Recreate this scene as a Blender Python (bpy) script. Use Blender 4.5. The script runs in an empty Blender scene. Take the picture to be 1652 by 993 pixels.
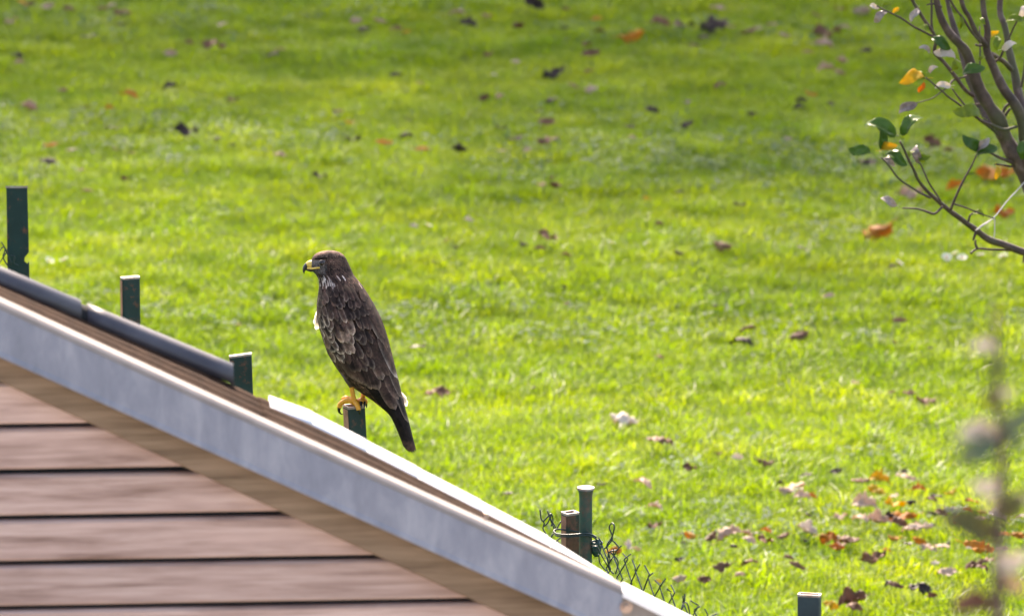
import bpy, math, random
from mathutils import Vector, Matrix, noise
random.seed(7)
R = math.radians
scene = bpy.context.scene
C = scene.collection

# ------------------------------------------------------------------ camera
H = 5.4; PITCH = R(12.0); F = 13000.0; CX, CY = 826.0, 496.5
cam_d = bpy.data.cameras.new('camera'); cam = bpy.data.objects.new('camera', cam_d); C.objects.link(cam)
cam.location = (0, 0, H); cam.rotation_euler = (R(90) - PITCH, 0, 0)
cam_d.sensor_width = 36; cam_d.lens = 36 * F / 1652.0
cam_d.clip_start = 0.5; cam_d.clip_end = 2000
cam_d.dof.use_dof = True; cam_d.dof.focus_distance = 17.5; cam_d.dof.aperture_fstop = 9.0
scene.camera = cam
# ------------------------------------------------------------------ sky, sun, exposure
SUN_EL, SUN_AZ = R(41), R(-8)          # the sun stands behind the field, a little to the left
world = bpy.data.worlds.new('World'); scene.world = world; world.use_nodes = True
nt = world.node_tree; bg = nt.nodes['Background']
sky = nt.nodes.new('ShaderNodeTexSky'); sky.sky_type = 'NISHITA'; sky.sun_disc = False
sky.air_density = .9; sky.dust_density = 2.0; sky.sun_elevation = SUN_EL; sky.sun_rotation = SUN_AZ
nt.links.new(sky.outputs[0], bg.inputs[0]); bg.inputs[1].default_value = 0.15
sd = Vector((math.sin(SUN_AZ) * math.cos(SUN_EL), math.cos(SUN_AZ) * math.cos(SUN_EL), math.sin(SUN_EL)))
sun_d = bpy.data.lights.new('sun', 'SUN'); sun = bpy.data.objects.new('sun', sun_d); C.objects.link(sun)
sun_d.energy = 4.0; sun_d.angle = R(0.9); sun_d.color = (1, .95, .86)
sun.location = (0, 30, 30); sun.rotation_euler = (-sd).to_track_quat('-Z', 'Y').to_euler()
scene.view_settings.view_transform = 'Standard'; scene.view_settings.look = 'None'
scene.view_settings.gamma = 1; scene.view_settings.exposure = 1.85; scene.view_settings.use_curve_mapping = False
scene.view_settings.use_white_balance = True; scene.view_settings.white_balance_temperature = 7600; scene.view_settings.white_balance_tint = 18
scene.cycles.use_denoising = True
scene.cycles.max_bounces = 5; scene.cycles.transmission_bounces = 3; scene.cycles.transparent_max_bounces = 4

# ------------------------------------------------------------------ pixel helpers
FW = Vector((0, math.cos(PITCH), -math.sin(PITCH))); UP = Vector((0, math.sin(PITCH), math.cos(PITCH))); RT = Vector((1, 0, 0))
CAM = Vector((0, 0, H))
def ray(px, py): return FW + RT * ((px - CX) / F) + UP * ((CY - py) / F)
def P(px, py, Y):
    d = ray(px, py); return CAM + d * (Y / d.y)
def G(px, py, z=0.0):
    d = ray(px, py); return CAM + d * ((z - H) / d.z)

# ------------------------------------------------------------------ objects
def tag(o, label=None, cat=None, group=None, kind=None):
    if label: o['label'] = label
    if cat: o['category'] = cat
    if group: o['group'] = group
    if kind: o['kind'] = kind
    return o
def empty(name, loc):
    o = bpy.data.objects.new(name, None); C.objects.link(o); o.location = loc; o.empty_display_size = .05
    return o
class MB:
    def __init__(s): s.v = []; s.f = []; s.c = []
    def add(s, vs, fs, cols=None):
        b = len(s.v); s.v += [Vector(p) for p in vs]; s.f += [tuple(b + i for i in f) for f in fs]
        if cols: s.c += cols
    def box(s, c, sx, sy, sz, m=None):
        m = m or Matrix(); c = Vector(c)
        s.add([c + m @ Vector((x * sx / 2, y * sy / 2, z * sz / 2)) for x in (-1, 1) for y in (-1, 1) for z in (-1, 1)],
              [(0, 1, 3, 2), (4, 6, 7, 5), (0, 4, 5, 1), (2, 3, 7, 6), (0, 2, 6, 4), (1, 5, 7, 3)])
    def hexa(s, a, b): # two quads of four points each -> closed solid
        s.add(list(a) + list(b), [(0, 1, 2, 3), (7, 6, 5, 4), (0, 4, 5, 1), (1, 5, 6, 2), (2, 6, 7, 3), (3, 7, 4, 0)])
    def tube(s, pts, rad, n=6, cap=True):
        pts = [Vector(p) for p in pts]; k = len(pts)
        if not hasattr(rad, '__len__'): rad = [rad] * k
        ref = None; vs = []
        for i, p in enumerate(pts):
            t = (pts[min(i + 1, k - 1)] - pts[max(i - 1, 0)]).normalized()
            if ref is None:
                ref = t.orthogonal().normalized()
            ref = (ref - t * ref.dot(t)); ref = ref.normalized() if ref.length > 1e-6 else t.orthogonal().normalized()
            bi = t.cross(ref)
            for j in range(n):
                a = 2 * math.pi * j / n
                vs.append(p + (ref * math.cos(a) + bi * math.sin(a)) * rad[i])
        fs = [(i * n + j, i * n + (j + 1) % n, (i + 1) * n + (j + 1) % n, (i + 1) * n + j) for i in range(k - 1) for j in range(n)]
        if cap: fs += [tuple(range(n))[::-1], tuple(range((k - 1) * n, k * n))]
        s.add(vs, fs)
    def build(s, name, mat, parent=None, origin=(0, 0, 0), smooth=False, loc=None):
        o0 = Vector(origin)
        me = bpy.data.meshes.new(name); me.from_pydata([p - o0 for p in s.v], [], s.f)
        if s.c and len(s.c) == len(s.v):
            at = me.color_attributes.new('Col', 'FLOAT_COLOR', 'POINT')
            for i, c in enumerate(s.c): at.data[i].color = (c[0], c[1], c[2], 1)
        me.materials.append(mat)
        if smooth:
            for p in me.polygons: p.use_smooth = True
        me.update()
        o = bpy.data.objects.new(name, me); C.objects.link(o)
        if parent: o.parent = parent
        elif loc is not None: o.location = loc
        return o
def catmull(pts, n=6):
    pts = [Vector(p) for p in pts]; out = []
    for i in range(len(pts) - 1):
        p0, p1, p2, p3 = pts[max(i - 1, 0)], pts[i], pts[i + 1], pts[min(i + 2, len(pts) - 1)]
        for j in range(n):
            t = j / n
            out.append(.5 * ((2 * p1) + (p2 - p0) * t + (2 * p0 - 5 * p1 + 4 * p2 - p3) * t * t + (3 * p1 - p0 - 3 * p2 + p3) * t ** 3))
    return out + [pts[-1]]
def interp(tab, x, k):
    if x <= tab[0][0]: return tab[0][k]
    for a, b in zip(tab, tab[1:]):
        if x <= b[0]:
            t = (x - a[0]) / (b[0] - a[0]); return a[k] + (b[k] - a[k]) * t
    return tab[-1][k]

# ------------------------------------------------------------------ materials
class NT:
    def __init__(s, name):
        s.m = bpy.data.materials.new(name); s.m.use_nodes = True; s.t = s.m.node_tree
        s.b = s.t.nodes['Principled BSDF']; s.out = s.t.nodes['Material Output']
    def n(s, typ, **kw):
        nd = s.t.nodes.new(typ)
        for k, v in kw.items():
            if k.startswith('i_'): nd.inputs[k[2:].replace('_', ' ')].default_value = v
            else: setattr(nd, k, v)
        return nd
    def l(s, a, b): s.t.links.new(a, b)
    def coord(s, scale=(1, 1, 1), which='Object', rot=(0, 0, 0)):
        mp = s.n('ShaderNodeMapping'); mp.inputs['Scale'].default_value = scale; mp.inputs['Rotation'].default_value = rot
        if which == 'World': s.l(s.n('ShaderNodeNewGeometry').outputs['Position'], mp.inputs[0])
        else: s.l(s.n('ShaderNodeTexCoord').outputs[which], mp.inputs[0])
        return mp.outputs[0]
    def noise(s, vec, scale, detail=4, rough=.6, dist=0):
        nd = s.n('ShaderNodeTexNoise'); nd.inputs['Scale'].default_value = scale; nd.inputs['Detail'].default_value = detail
        nd.inputs['Roughness'].default_value = rough; nd.inputs['Distortion'].default_value = dist
        if vec is not None: s.l(vec, nd.inputs['Vector'])
        return nd.outputs['Fac']
    def ramp(s, fac, stops, interp='LINEAR'):
        nd = s.n('ShaderNodeValToRGB'); cr = nd.color_ramp; cr.interpolation = interp
        while len(cr.elements) > 1: cr.elements.remove(cr.elements[-1])
        for i, (p, c) in enumerate(stops):
            e = cr.elements[0] if i == 0 else cr.elements.new(p)
            e.position = p; e.color = (c[0], c[1], c[2], 1) if hasattr(c, '__len__') else (c, c, c, 1)
        s.l(fac, nd.inputs[0]); return nd.outputs[0]
    def mix(s, fac, a, b, mode='MIX'):
        nd = s.n('ShaderNodeMix', data_type='RGBA', blend_type=mode)
        for sock, v in ((nd.inputs[0], fac), (nd.inputs[6], a), (nd.inputs[7], b)):
            if isinstance(v, (int, float)): sock.default_value = v
            elif isinstance(v, tuple): sock.default_value = (*v[:3], 1)
            else: s.l(v, sock)
        return nd.outputs[2]
    def math(s, op, a, b=0.0):
        nd = s.n('ShaderNodeMath', operation=op)
        for i, v in enumerate((a, b)):
            if isinstance(v, (int, float)): nd.inputs[i].default_value = v
            else: s.l(v, nd.inputs[i])
        return nd.outputs[0]
    def bump(s, h, strength=.3, dist=.002):
        nd = s.n('ShaderNodeBump'); nd.inputs['Strength'].default_value = strength; nd.inputs['Distance'].default_value = dist
        s.l(h, nd.inputs['Height']); s.l(nd.outputs[0], s.b.inputs['Normal'])
    def base(s, v, rough=.6, metal=0, spec=.5):
        if isinstance(v, tuple): s.b.inputs['Base Color'].default_value = (*v, 1)
        else: s.l(v, s.b.inputs['Base Color'])
        if isinstance(rough, (int, float)): s.b.inputs['Roughness'].default_value = rough
        else: s.l(rough, s.b.inputs['Roughness'])
        s.b.inputs['Metallic'].default_value = metal; s.b.inputs['Specular IOR Level'].default_value = spec
    def translucent(s, col, amount):
        tr = s.n('ShaderNodeBsdfTranslucent'); mx = s.n('ShaderNodeMixShader'); mx.inputs[0].default_value = amount
        if isinstance(col, tuple): tr.inputs[0].default_value = (*col, 1)
        else: s.l(col, tr.inputs[0])
        s.l(s.b.outputs[0], mx.inputs[1]); s.l(tr.outputs[0], mx.inputs[2]); s.l(mx.outputs[0], s.out.inputs[0])

def mat_grass(name, c0, c1, c2, trans, rough, tcol, spec=.4):
    m = NT(name)
    w = m.coord((.45, .9, 1), 'World')
    big = m.noise(w, 1.6, 3, .6)
    fine = m.noise(m.coord((1, 1, 1), 'World'), 14, 2, .6)
    oi = m.n('ShaderNodeObjectInfo').outputs['Random']
    f = m.math('ADD', m.math('MULTIPLY', big, .65), m.math('ADD', m.math('MULTIPLY', oi, .28), m.math('MULTIPLY', fine, .22)))
    col = m.ramp(f, [(.35, c0), (.6, c1), (.85, c2)])
    m.base(col, rough, 0, spec)
    tc = m.mix(1.0, col, tcol, 'MULTIPLY')
    m.translucent(tc, trans)
    return m.m
M = {}
M['grass'] = mat_grass('grass_blade', (.088, .180, .008), (.155, .25, .009), (.245, .315, .016), .58, .45, (1.8, 1.62, .45))
M['clover'] = mat_grass('clover_leaf', (.03, .085, .022), (.045, .115, .028), (.075, .15, .04), .25, .68, (1.4, 1.6, .7))
def mat_ground():
    m = NT('lawn_soil'); w = m.coord((1, 1, 1), 'World')
    col = m.ramp(m.noise(w, 9, 6, .7), [(.3, (.035, .06, .01)), (.55, (.06, .11, .012)), (.8, (.10, .14, .02))])
    m.base(col, .9); m.bump(m.noise(w, 60, 4, .7), .6, .02); return m.m
M['ground'] = mat_ground()
def mat_leaf(name, a, b, trans=.3, rough=.55):
    m = NT(name); o = m.coord((1, 1, 1), 'Object'); r = m.n('ShaderNodeObjectInfo').outputs['Random']
    f = m.math('ADD', m.math('MULTIPLY', m.noise(o, 3.2, 4, .6), .75), m.math('MULTIPLY', r, .3))
    col = m.ramp(f, [(.3, a), (.75, b)]); m.base(col, rough, 0, .3); m.translucent(col, trans); return m.m
M['leaf_dark'] = mat_leaf('leaf_dark', (.018, .011, .008), (.055, .03, .02), .1)
M['leaf_brown'] = mat_leaf('leaf_brown', (.11, .042, .018), (.30, .15, .085), .35)
M['leaf_tan'] = mat_leaf('leaf_tan', (.42, .26, .17), (.70, .54, .42), .4)
M['leaf_orange'] = mat_leaf('leaf_orange', (.42, .12, .008), (.68, .30, .015), .5)
M['leaf_yellow'] = mat_leaf('leaf_yellow', (.55, .34, .012), (.72, .50, .03), .5)
M['leaf_pale'] = mat_leaf('leaf_pale', (.5, .40, .32), (.74, .66, .56), .4)
M['tree_leaf'] = mat_leaf('tree_leaf', (.05, .115, .02), (.11, .20, .035), .45, .28)
M['tree_leaf_lime'] = mat_leaf('tree_leaf_lime', (.14, .22, .02), (.26, .30, .03), .5, .35)
M['tree_leaf_grey'] = mat_leaf('tree_leaf_grey', (.20, .15, .13), (.52, .45, .40), .35, .3)
M['tree_leaf_olive'] = mat_leaf('tree_leaf_olive', (.10, .09, .025), (.22, .19, .05), .3, .4)
M['petal'] = mat_leaf('petal', (.75, .75, .75), (.82, .82, .8), .3, .5)
def mat_bark():
    m = NT('bark'); o = m.coord((1, 1, 1), 'Object')
    col = m.ramp(m.noise(o, 22, 5, .65), [(.3, (.03, .017, .013)), (.55, (.085, .05, .04)), (.75, (.19, .13, .115))])
    geo = m.n('ShaderNodeNewGeometry')
    col = m.mix(m.ramp(m.noise(o, 7, 3, .6), [(.5, 0), (.62, .7)]), col, (.06, .065, .022))
    m.base(col, .7); m.bump(m.noise(o, 90, 4, .7), .7, .004); return m.m
M['bark'] = mat_bark()
def mat_wood(name, a, b, c, knots=True):
    m = NT(name); o = m.coord((1.3, 6, 26), 'Object', (0, 0, 0)); r = m.n('ShaderNodeObjectInfo').outputs['Random']
    vec = m.n('ShaderNodeVectorMath', operation='ADD'); cm = m.n('ShaderNodeCombineXYZ'); m.l(m.math('MULTIPLY', r, 37.0), cm.inputs[0]); m.l(m.math('MULTIPLY', r, 91.0), cm.inputs[2])
    m.l(o, vec.inputs[0]); m.l(cm.outputs[0], vec.inputs[1]); v = vec.outputs[0]
    g = m.noise(v, 2.3, 8, .66, .35)
    col = m.ramp(g, [(.34, a), (.5, b), (.64, c)])
    patch = m.noise(m.coord((2.2, 2, 9), 'Object'), 1.7, 3, .6)
    col = m.mix(m.ramp(patch, [(.42, 0), (.7, .55)]), col, (c[0] * 1.12, c[1] * 1.08, c[2] * 1.08))
    hs = m.n('ShaderNodeHueSaturation'); m.l(col, hs.inputs['Color']); m.l(m.math('ADD', m.math('MULTIPLY', r, .3), .85), hs.inputs['Value']); col = hs.outputs[0]
    if knots:
        vo = m.n('ShaderNodeTexVoronoi'); vo.inputs['Scale'].default_value = 2.2; m.l(m.coord((1, 1, 3.2), 'Object'), vo.inputs['Vector'])
        k = m.ramp(vo.outputs['Distance'], [(.03, 1), (.075, 0)])
        col = m.mix(m.math('MULTIPLY', k, .7), col, (.06, .04, .035))
    m.base(col, .75, 0, .3); m.bump(g, .35, .002); return m.m
M['slat'] = mat_wood('weathered_larch', (.20, .125, .10), (.38, .265, .228), (.50, .375, .332))
M['barge'] = mat_wood('barge_wood', (.085, .055, .033), (.175, .12, .076), (.26, .185, .125), False)
def mat_simple(name, a, b, sc, rough=.5, metal=0, bump=.0, scale3=(1, 1, 1), spec=.5):
    m = NT(name); o = m.coord(scale3, 'Object'); n = m.noise(o, sc, 5, .6)
    m.base(m.ramp(n, [(.3, a), (.7, b)]), rough, metal, spec)
    if bump: m.bump(n, bump, .002)
    return m.m
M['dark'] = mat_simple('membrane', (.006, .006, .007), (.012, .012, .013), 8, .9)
def mat_zinc():
    m = NT('galvanised_steel'); o = m.coord((1, 1, 1), 'Object')
    a = m.noise(m.coord((1.4, 1, .55), 'Object', (0, R(24), 0)), 20, 5, .62, .4); b = m.noise(o, 4.5, 3, .5)
    col = m.ramp(m.math('ADD', m.math('MULTIPLY', a, .6), m.math('MULTIPLY', b, .4)), [(.36, (.125, .15, .205)), (.5, (.175, .20, .26)), (.64, (.26, .285, .34))])
    m.base(col, m.ramp(a, [(.3, .42), (.7, .6)]), .35, .5); m.bump(b, .15, .004); return m.m
M['zinc'] = mat_zinc()
M['zinc_light'] = mat_simple('galvanised_top', (.15, .13, .12), (.24, .215, .20), 9, .5, .1, .1)
M['white_metal'] = mat_simple('white_coated_metal', (.72, .72, .72), (.82, .82, .81), 7, .35, 0, .05)
M['roof_brown'] = mat_simple('brown_bitumen', (.022, .012, .008), (.062, .035, .022), 26, .9, 0, .5, (.35, 3, 3), .06)
M['cap_grey'] = mat_simple('grey_cap', (.045, .042, .05), (.085, .08, .09), 14, .5, 0, .2, (1, 1, 1))
M['bolt'] = mat_simple('bolt_copper', (.30, .2, .15), (.5, .4, .34), 40, .4, .6)
def mat_post(name, paint, rust, lo, hi, top):
    m = NT(name); o = m.coord((1, 1, 1), 'Object')
    sep = m.n('ShaderNodeSeparateXYZ'); m.l(m.n('ShaderNodeTexCoord').outputs['Object'], sep.inputs[0])
    n = m.math('MULTIPLY', m.noise(o, 38, 6, .7), 1.0)
    tp = m.math('MULTIPLY', m.ramp(sep.outputs[2], [(0, 0), (.5, 0), (1, 1)]), 0)
    mask = m.ramp(n, [(lo, 0), (hi, 1)])
    g = m.ramp(m.noise(o, 12, 4, .6), [(.3, paint), (.75, tuple(c * 1.7 for c in paint))])
    rc = m.ramp(m.noise(o, 70, 4, .7), [(.3, rust), (.7, tuple(c * 2.0 for c in rust))])
    m.base(m.mix(mask, g, rc), .55, 0, .4); m.bump(n, .25, .003); return m.m
M['post_green'] = mat_post('green_paint', (.005, .024, .023), (.085, .035, .022), .555, .66, 1)
M['post_rust'] = mat_post('rusty_paint', (.012, .03, .025), (.085, .038, .025), .40, .55, 1)
M['post_side'] = mat_post('rusty_side', (.05, .045, .04), (.22, .10, .07), .30, .42, 1)
M['post_pipe'] = mat_post('pipe_paint', (.02, .05, .042), (.07, .045, .035), .50, .64, 1)
M['post_blue'] = mat_post('blue_grey_paint', (.022, .038, .047), (.07, .06, .055), .62, .74, 1)
M['rim'] = mat_simple('bare_metal_rim', (.22, .14, .115), (.46, .41, .38), 60, .5, .1, .2)
M['wire'] = mat_simple('green_wire', (.008, .024, .024), (.016, .04, .038), 40, .4)
M['clamp'] = mat_simple('green_plastic_clamp', (.006, .04, .034), (.012, .06, .05), 30, .3)
M['string'] = mat_simple('pale_string', (.45, .40, .36), (.6, .56, .5), 30, .7)
def mat_feather():
    m = NT('plumage'); a = m.n('ShaderNodeVertexColor', layer_name='Col').outputs[0]
    n = m.noise(m.coord((1, 1, 1), 'Object'), 210, 4, .7)
    col = m.mix(1.0, a, m.ramp(n, [(.25, .6), (.75, 1.35)]), 'MULTIPLY')
    big = m.noise(m.coord((1, 1, 1), 'Object'), 55, 3, .6); col = m.mix(1.0, col, m.ramp(big, [(.36, (.55, .52, .50)), (.5, (1, .95, .92)), (.64, (1.6, 1.42, 1.3))]), 'MULTIPLY')
    m.base(col, .75, 0, .12); return m.m
M['feather'] = mat_feather()
def mat_down():
    m = NT('white_down'); m.base((.8, .76, .7), .8, 0, .1); m.translucent((.85, .8, .72), .6); return m.m
M['down'] = mat_down()
M['bird_body'] = mat_simple('bird_down', (.05, .033, .027), (.10, .068, .055), 120, .8)
M['cere'] = mat_simple('yellow_cere', (.72, .44, .06), (.85, .60, .14), 90, .45)
M['beak'] = mat_simple('horn_beak', (.012, .012, .014), (.03, .03, .034), 90, .3)
M['leg'] = mat_simple('yellow_scaly_skin', (.70, .25, .012), (.85, .40, .03), 260, .5, 0, .6)
M['talon'] = mat_simple('black_talon', (.008, .008, .009), (.016, .015, .016), 90, .25)
M['eye'] = mat_simple('dark_eye', (.012, .006, .004), (.03, .014, .008), 90, .05)
M['eye_ring'] = mat_simple('grey_eye_skin', (.09, .08, .075), (.14, .125, .12), 90, .6)

# ------------------------------------------------------------------ ground
def hgt(x, y):
    return .035 * noise.noise((x * .35, y * .55, 3.1)) + .018 * noise.noise((x * 1.1, y * 1.6, 9.2)) + .03 * math.sin(y * .95 + .25 * x + 1.0) * .6
def build_ground():
    def axis(a, b, st, ext):
        out = [a - e for e in ext[::-1]]; k = int(round((b - a) / st)); out += [a + (b - a) * i / k for i in range(k + 1)]; return out + [b + e for e in ext]
    ext = [1, 3, 8, 20, 60, 200, 900]
    xs = axis(-6, 6, .15, ext); ys = axis(8, 40, .15, ext)
    mb = MB(); nx = len(xs)
    vs = [(x, y, hgt(x, y) if (-6.01 < x < 6.01 and 7.99 < y < 40.01) else 0) for y in ys for x in xs]
    fs = [(j * nx + i, j * nx + i + 1, (j + 1) * nx + i + 1, (j + 1) * nx + i) for j in range(len(ys) - 1) for i in range(nx - 1)]
    mb.add(vs, fs); o = mb.build('lawn_ground', M['ground'], smooth=True); tag(o, kind='structure')
build_ground()
def mat_bounce_slab():
    m = NT('bounce_slab_stone'); w = m.coord((1, 1, 1), 'World')
    m.base(m.ramp(m.noise(w, 3, 6, .65), [(.3, (.38, .31, .25)), (.7, (.55, .47, .40))]), .85); m.bump(m.noise(w, 40, 4, .7), .4, .01); return m.m
mb = MB(); mb.box((-1, 4.6, .03), 16, 17.0, .10); tag(mb.build('bounce_slab', mat_bounce_slab()), kind='structure')  # pale paving added out of view to bounce warm light onto the shed wall

def tuft_mesh(name, nb, rad, h0, h1, w0, w1, mat, rng, lean=.6):
    mb = MB()
    for k in range(nb):
        a = rng.uniform(0, 2 * math.pi); r = rad * math.sqrt(rng.random()); bx, by = r * math.cos(a), r * math.sin(a)
        hh = rng.uniform(h0, h1); w = rng.uniform(w0, w1); la = rng.uniform(0, 2 * math.pi); ln = rng.uniform(.1, lean) * hh * 1.5
        fa = la + math.pi / 2 + rng.uniform(-.7, .7); wx, wy = math.cos(fa) * w / 2, math.sin(fa) * w / 2
        vs = []
        for t, ws in ((0, .8), (.4, 1), (.75, .7)):
            ox, oy = math.cos(la) * ln * t * t, math.sin(la) * ln * t * t; z = hh * (t - .22 * t * t * (ln / hh)) - .006
            vs += [(bx + ox - wx * ws, by + oy - wy * ws, z), (bx + ox + wx * ws, by + oy + wy * ws, z)]
        vs.append((bx + math.cos(la) * ln, by + math.sin(la) * ln, hh * (1 - .22 * ln / hh) - .006))
        mb.add(vs, [(0, 1, 3, 2), (2, 3, 5, 4), (4, 5, 6)])
    me = bpy.data.meshes.new(name); me.from_pydata(mb.v, [], mb.f); me.materials.append(mat)
    for p in me.polygons: p.use_smooth = True
    return bpy.data.objects.new(name, me)
def clover_mesh(name, nl, rad, mat, rng):
    mb = MB()
    for k in range(nl):
        a = rng.uniform(0, 6.283); r = rad * math.sqrt(rng.random()); c = Vector((r * math.cos(a), r * math.sin(a), rng.uniform(.012, .036)))
        s = rng.uniform(.0035, .007); rot = rng.uniform(0, 6.283); tx, ty = rng.uniform(-.5, .5), rng.uniform(-.5, .5)
        for q in range(3):
            b = rot + q * 2.094; d = Vector((math.cos(b), math.sin(b), 0)); n = Vector((-d.y, d.x, 0))
            pts = [c, c + d * s * .8 + n * s * .62, c + d * s * 1.5 + n * s * .45, c + d * s * 1.5 - n * s * .45, c + d * s * .8 - n * s * .62]
            pts = [p + Vector((0, 0, (p.x - c.x) * tx + (p.y - c.y) * ty)) for p in pts]
            mb.add(pts, [(0, 1, 2, 3, 4)])
    me = bpy.data.meshes.new(name); me.from_pydata(mb.v, [], mb.f); me.materials.append(mat)
    return bpy.data.objects.new(name, me)
def scatter(name, x0, x1, y0, y1, step, dens_fn, density, protos, smin, smax, seed):
    """one sheet that carries the grass: points on its faces, each an instance of one of the tufts"""
    nx = int((x1 - x0) / step) + 1; ny = int((y1 - y0) / step) + 1; vs = []; w = []
    for j in range(ny):
        for i in range(nx):
            x, y = x0 + i * step, y0 + j * step; vs.append((x, y, hgt(x, y) + .001)); w.append(dens_fn(x, y))
    fs = [(j * nx + i, j * nx + i + 1, (j + 1) * nx + i + 1, (j + 1) * nx + i) for j in range(ny - 1) for i in range(nx - 1)]
    me = bpy.data.meshes.new(name); me.from_pydata(vs, [], fs)
    at = me.attributes.new('dens', 'FLOAT', 'POINT')
    for i, q in enumerate(w): at.data[i].value = q
    o = bpy.data.objects.new(name, me); C.objects.link(o); me.materials.append(protos[0].data.materials[0])
    col = bpy.data.collections.new(name + '_tufts')
    for p in protos: col.objects.link(p)
    ng = bpy.data.node_groups.new(name + '_nodes', 'GeometryNodeTree')
    ng.interface.new_socket('Geometry', in_out='INPUT', socket_type='NodeSocketGeometry'); ng.interface.new_socket('Geometry', in_out='OUTPUT', socket_type='NodeSocketGeometry')
    N = ng.nodes.new; L = ng.links.new
    gi, go = N('NodeGroupInput'), N('NodeGroupOutput'); d = N('GeometryNodeDistributePointsOnFaces'); d.distribute_method = 'RANDOM'
    na = N('GeometryNodeInputNamedAttribute'); na.data_type = 'FLOAT'; na.inputs['Name'].default_value = 'dens'
    mu = N('ShaderNodeMath'); mu.operation = 'MULTIPLY'; mu.inputs[1].default_value = density
    L(na.outputs['Attribute'], mu.inputs[0]); L(mu.outputs[0], d.inputs['Density']); d.inputs['Seed'].default_value = seed
    ci = N('GeometryNodeCollectionInfo'); ci.inputs['Collection'].default_value = col; ci.inputs['Separate Children'].default_value = True; ci.inputs['Reset Children'].default_value = True
    ip = N('GeometryNodeInstanceOnPoints'); ip.inputs['Pick Instance'].default_value = True
    ri = N('FunctionNodeRandomValue'); ri.data_type = 'INT'; ri.inputs[4].default_value = 0; ri.inputs[5].default_value = 1000; ri.inputs['Seed'].default_value = seed + 3
    rr = N('FunctionNodeRandomValue'); rr.data_type = 'FLOAT_VECTOR'; rr.inputs[0].default_value = (-.12, -.12, 0); rr.inputs[1].default_value = (.12, .12, 6.283); rr.inputs['Seed'].default_value = seed + 5
    rs = N('FunctionNodeRandomValue'); rs.data_type = 'FLOAT'; rs.inputs[2].default_value = smin; rs.inputs[3].default_value = smax; rs.inputs['Seed'].default_value = seed + 7
    L(gi.outputs[0], d.inputs[0]); L(d.outputs['Points'], ip.inputs['Points']); L(ci.outputs[0], ip.inputs['Instance'])
    L(ri.outputs[2], ip.inputs['Instance Index']); L(rr.outputs[0], ip.inputs['Rotation']); L(rs.outputs[1], ip.inputs['Scale'])
    L(ip.outputs[0], go.inputs[0])
    md = o.modifiers.new('scatter', 'NODES'); md.node_group = ng
    return o
rng = random.Random(3)
tufts = [tuft_mesh('grass_tuft_%d' % i, 230, .11, .02, .045, .0014, .0029, M['grass'], rng, .9) for i in range(6)]
tufts += [tuft_mesh('grass_tuft_tall', 90, .08, .035, .075, .002, .004, M['grass'], rng, 1.0)]
g = scatter('grass', -5, 5, 15.2, 37, .25, lambda x, y: 1, 170, tufts, .75, 1.25, 11)
tag(g, 'short bright green lawn grass covering the whole field', 'grass', kind='stuff')
def clover_d(x, y):
    yb = 0
    for c, wd, k in ((22.4, .3, .35), (25.15, .25, .6), (27.95, .45, .9), (30.6, .35, .25)): yb += k * math.exp(-((y - c + .18 * math.sin(x * 1.3)) / wd) ** 2)
    n = noise.noise((x * .9, y * 1.2, 5.5)); return max(0, min(1.2, yb * (1.0 + 1.2 * n) + max(0, n - .35) * .5))
clovers = [clover_mesh('clover_tuft_%d' % i, 22, .07, M['clover'], rng) for i in range(4)]
g = scatter('clover_patches', -5, 5, 17, 36, .2, clover_d, 95, clovers, .8, 1.4, 29)
tag(g, 'bluish green clover growing in bands through the lawn', 'clover', kind='stuff')

# ------------------------------------------------------------------ shed (a shallow slatted store, its roof falling to the right)
TH = math.atan(.072); AX = Vector((math.cos(TH), math.sin(TH), 0)); AY = Vector((-math.sin(TH), math.cos(TH), 0)); SO = Vector((0, 13.6, 0))
def SW(s_, t_, z_): return SO + AX * s_ + AY * t_ + Vector((0, 0, z_))
def WP(px, py, t_):
    d = ray(px, py); o = SO + AY * t_; k = (o - CAM).dot(AY) / d.dot(AY); q = CAM + d * k - SO
    return q.dot(AX), q.z
def line(p1, p2, t_):
    a = WP(*p1, t_); b = WP(*p2, t_); m_ = (b[1] - a[1]) / (b[0] - a[0]); return (lambda s_: a[1] + m_ * (s_ - a[0]))
APEX = -2.05
def gab(f): return lambda s_: f(s_) if s_ >= APEX else f(2 * APEX - s_)
f_top = line((0, 495), (1000, 953), -.10); f_bot = line((0, 572), (819, 940), -.10)
b_bot = line((145, 683), (750, 962), -.045)
S_END = WP(1004, 955, -.10)[0]; S_LEFT = 2 * APEX - S_END
shed = empty('garden_shed', SW(APEX, .2, 0)); SOR = shed.location
tag(shed, 'slatted wooden garden shed with galvanised verge and brown corrugated roof', 'shed')
def prism_along(mb, s0, s1, prof, n=1):
    """prof(s) -> list of (t, z); lofted along s, closed and capped"""
    k = len(prof(s0)); vs = []
    for i in range(n + 1):
        s_ = s0 + (s1 - s0) * i / n
        vs += [SW(s_, t_, z_) for t_, z_ in prof(s_)]
    fs = [(i * k + j, i * k + (j + 1) % k, (i + 1) * k + (j + 1) % k, (i + 1) * k + j) for i in range(n) for j in range(k)]
    fs += [tuple(range(k))[::-1], tuple(range(n * k, n * k + k))]
    mb.add(vs, fs)
def mirror(s_): return 2 * APEX - s_
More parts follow.
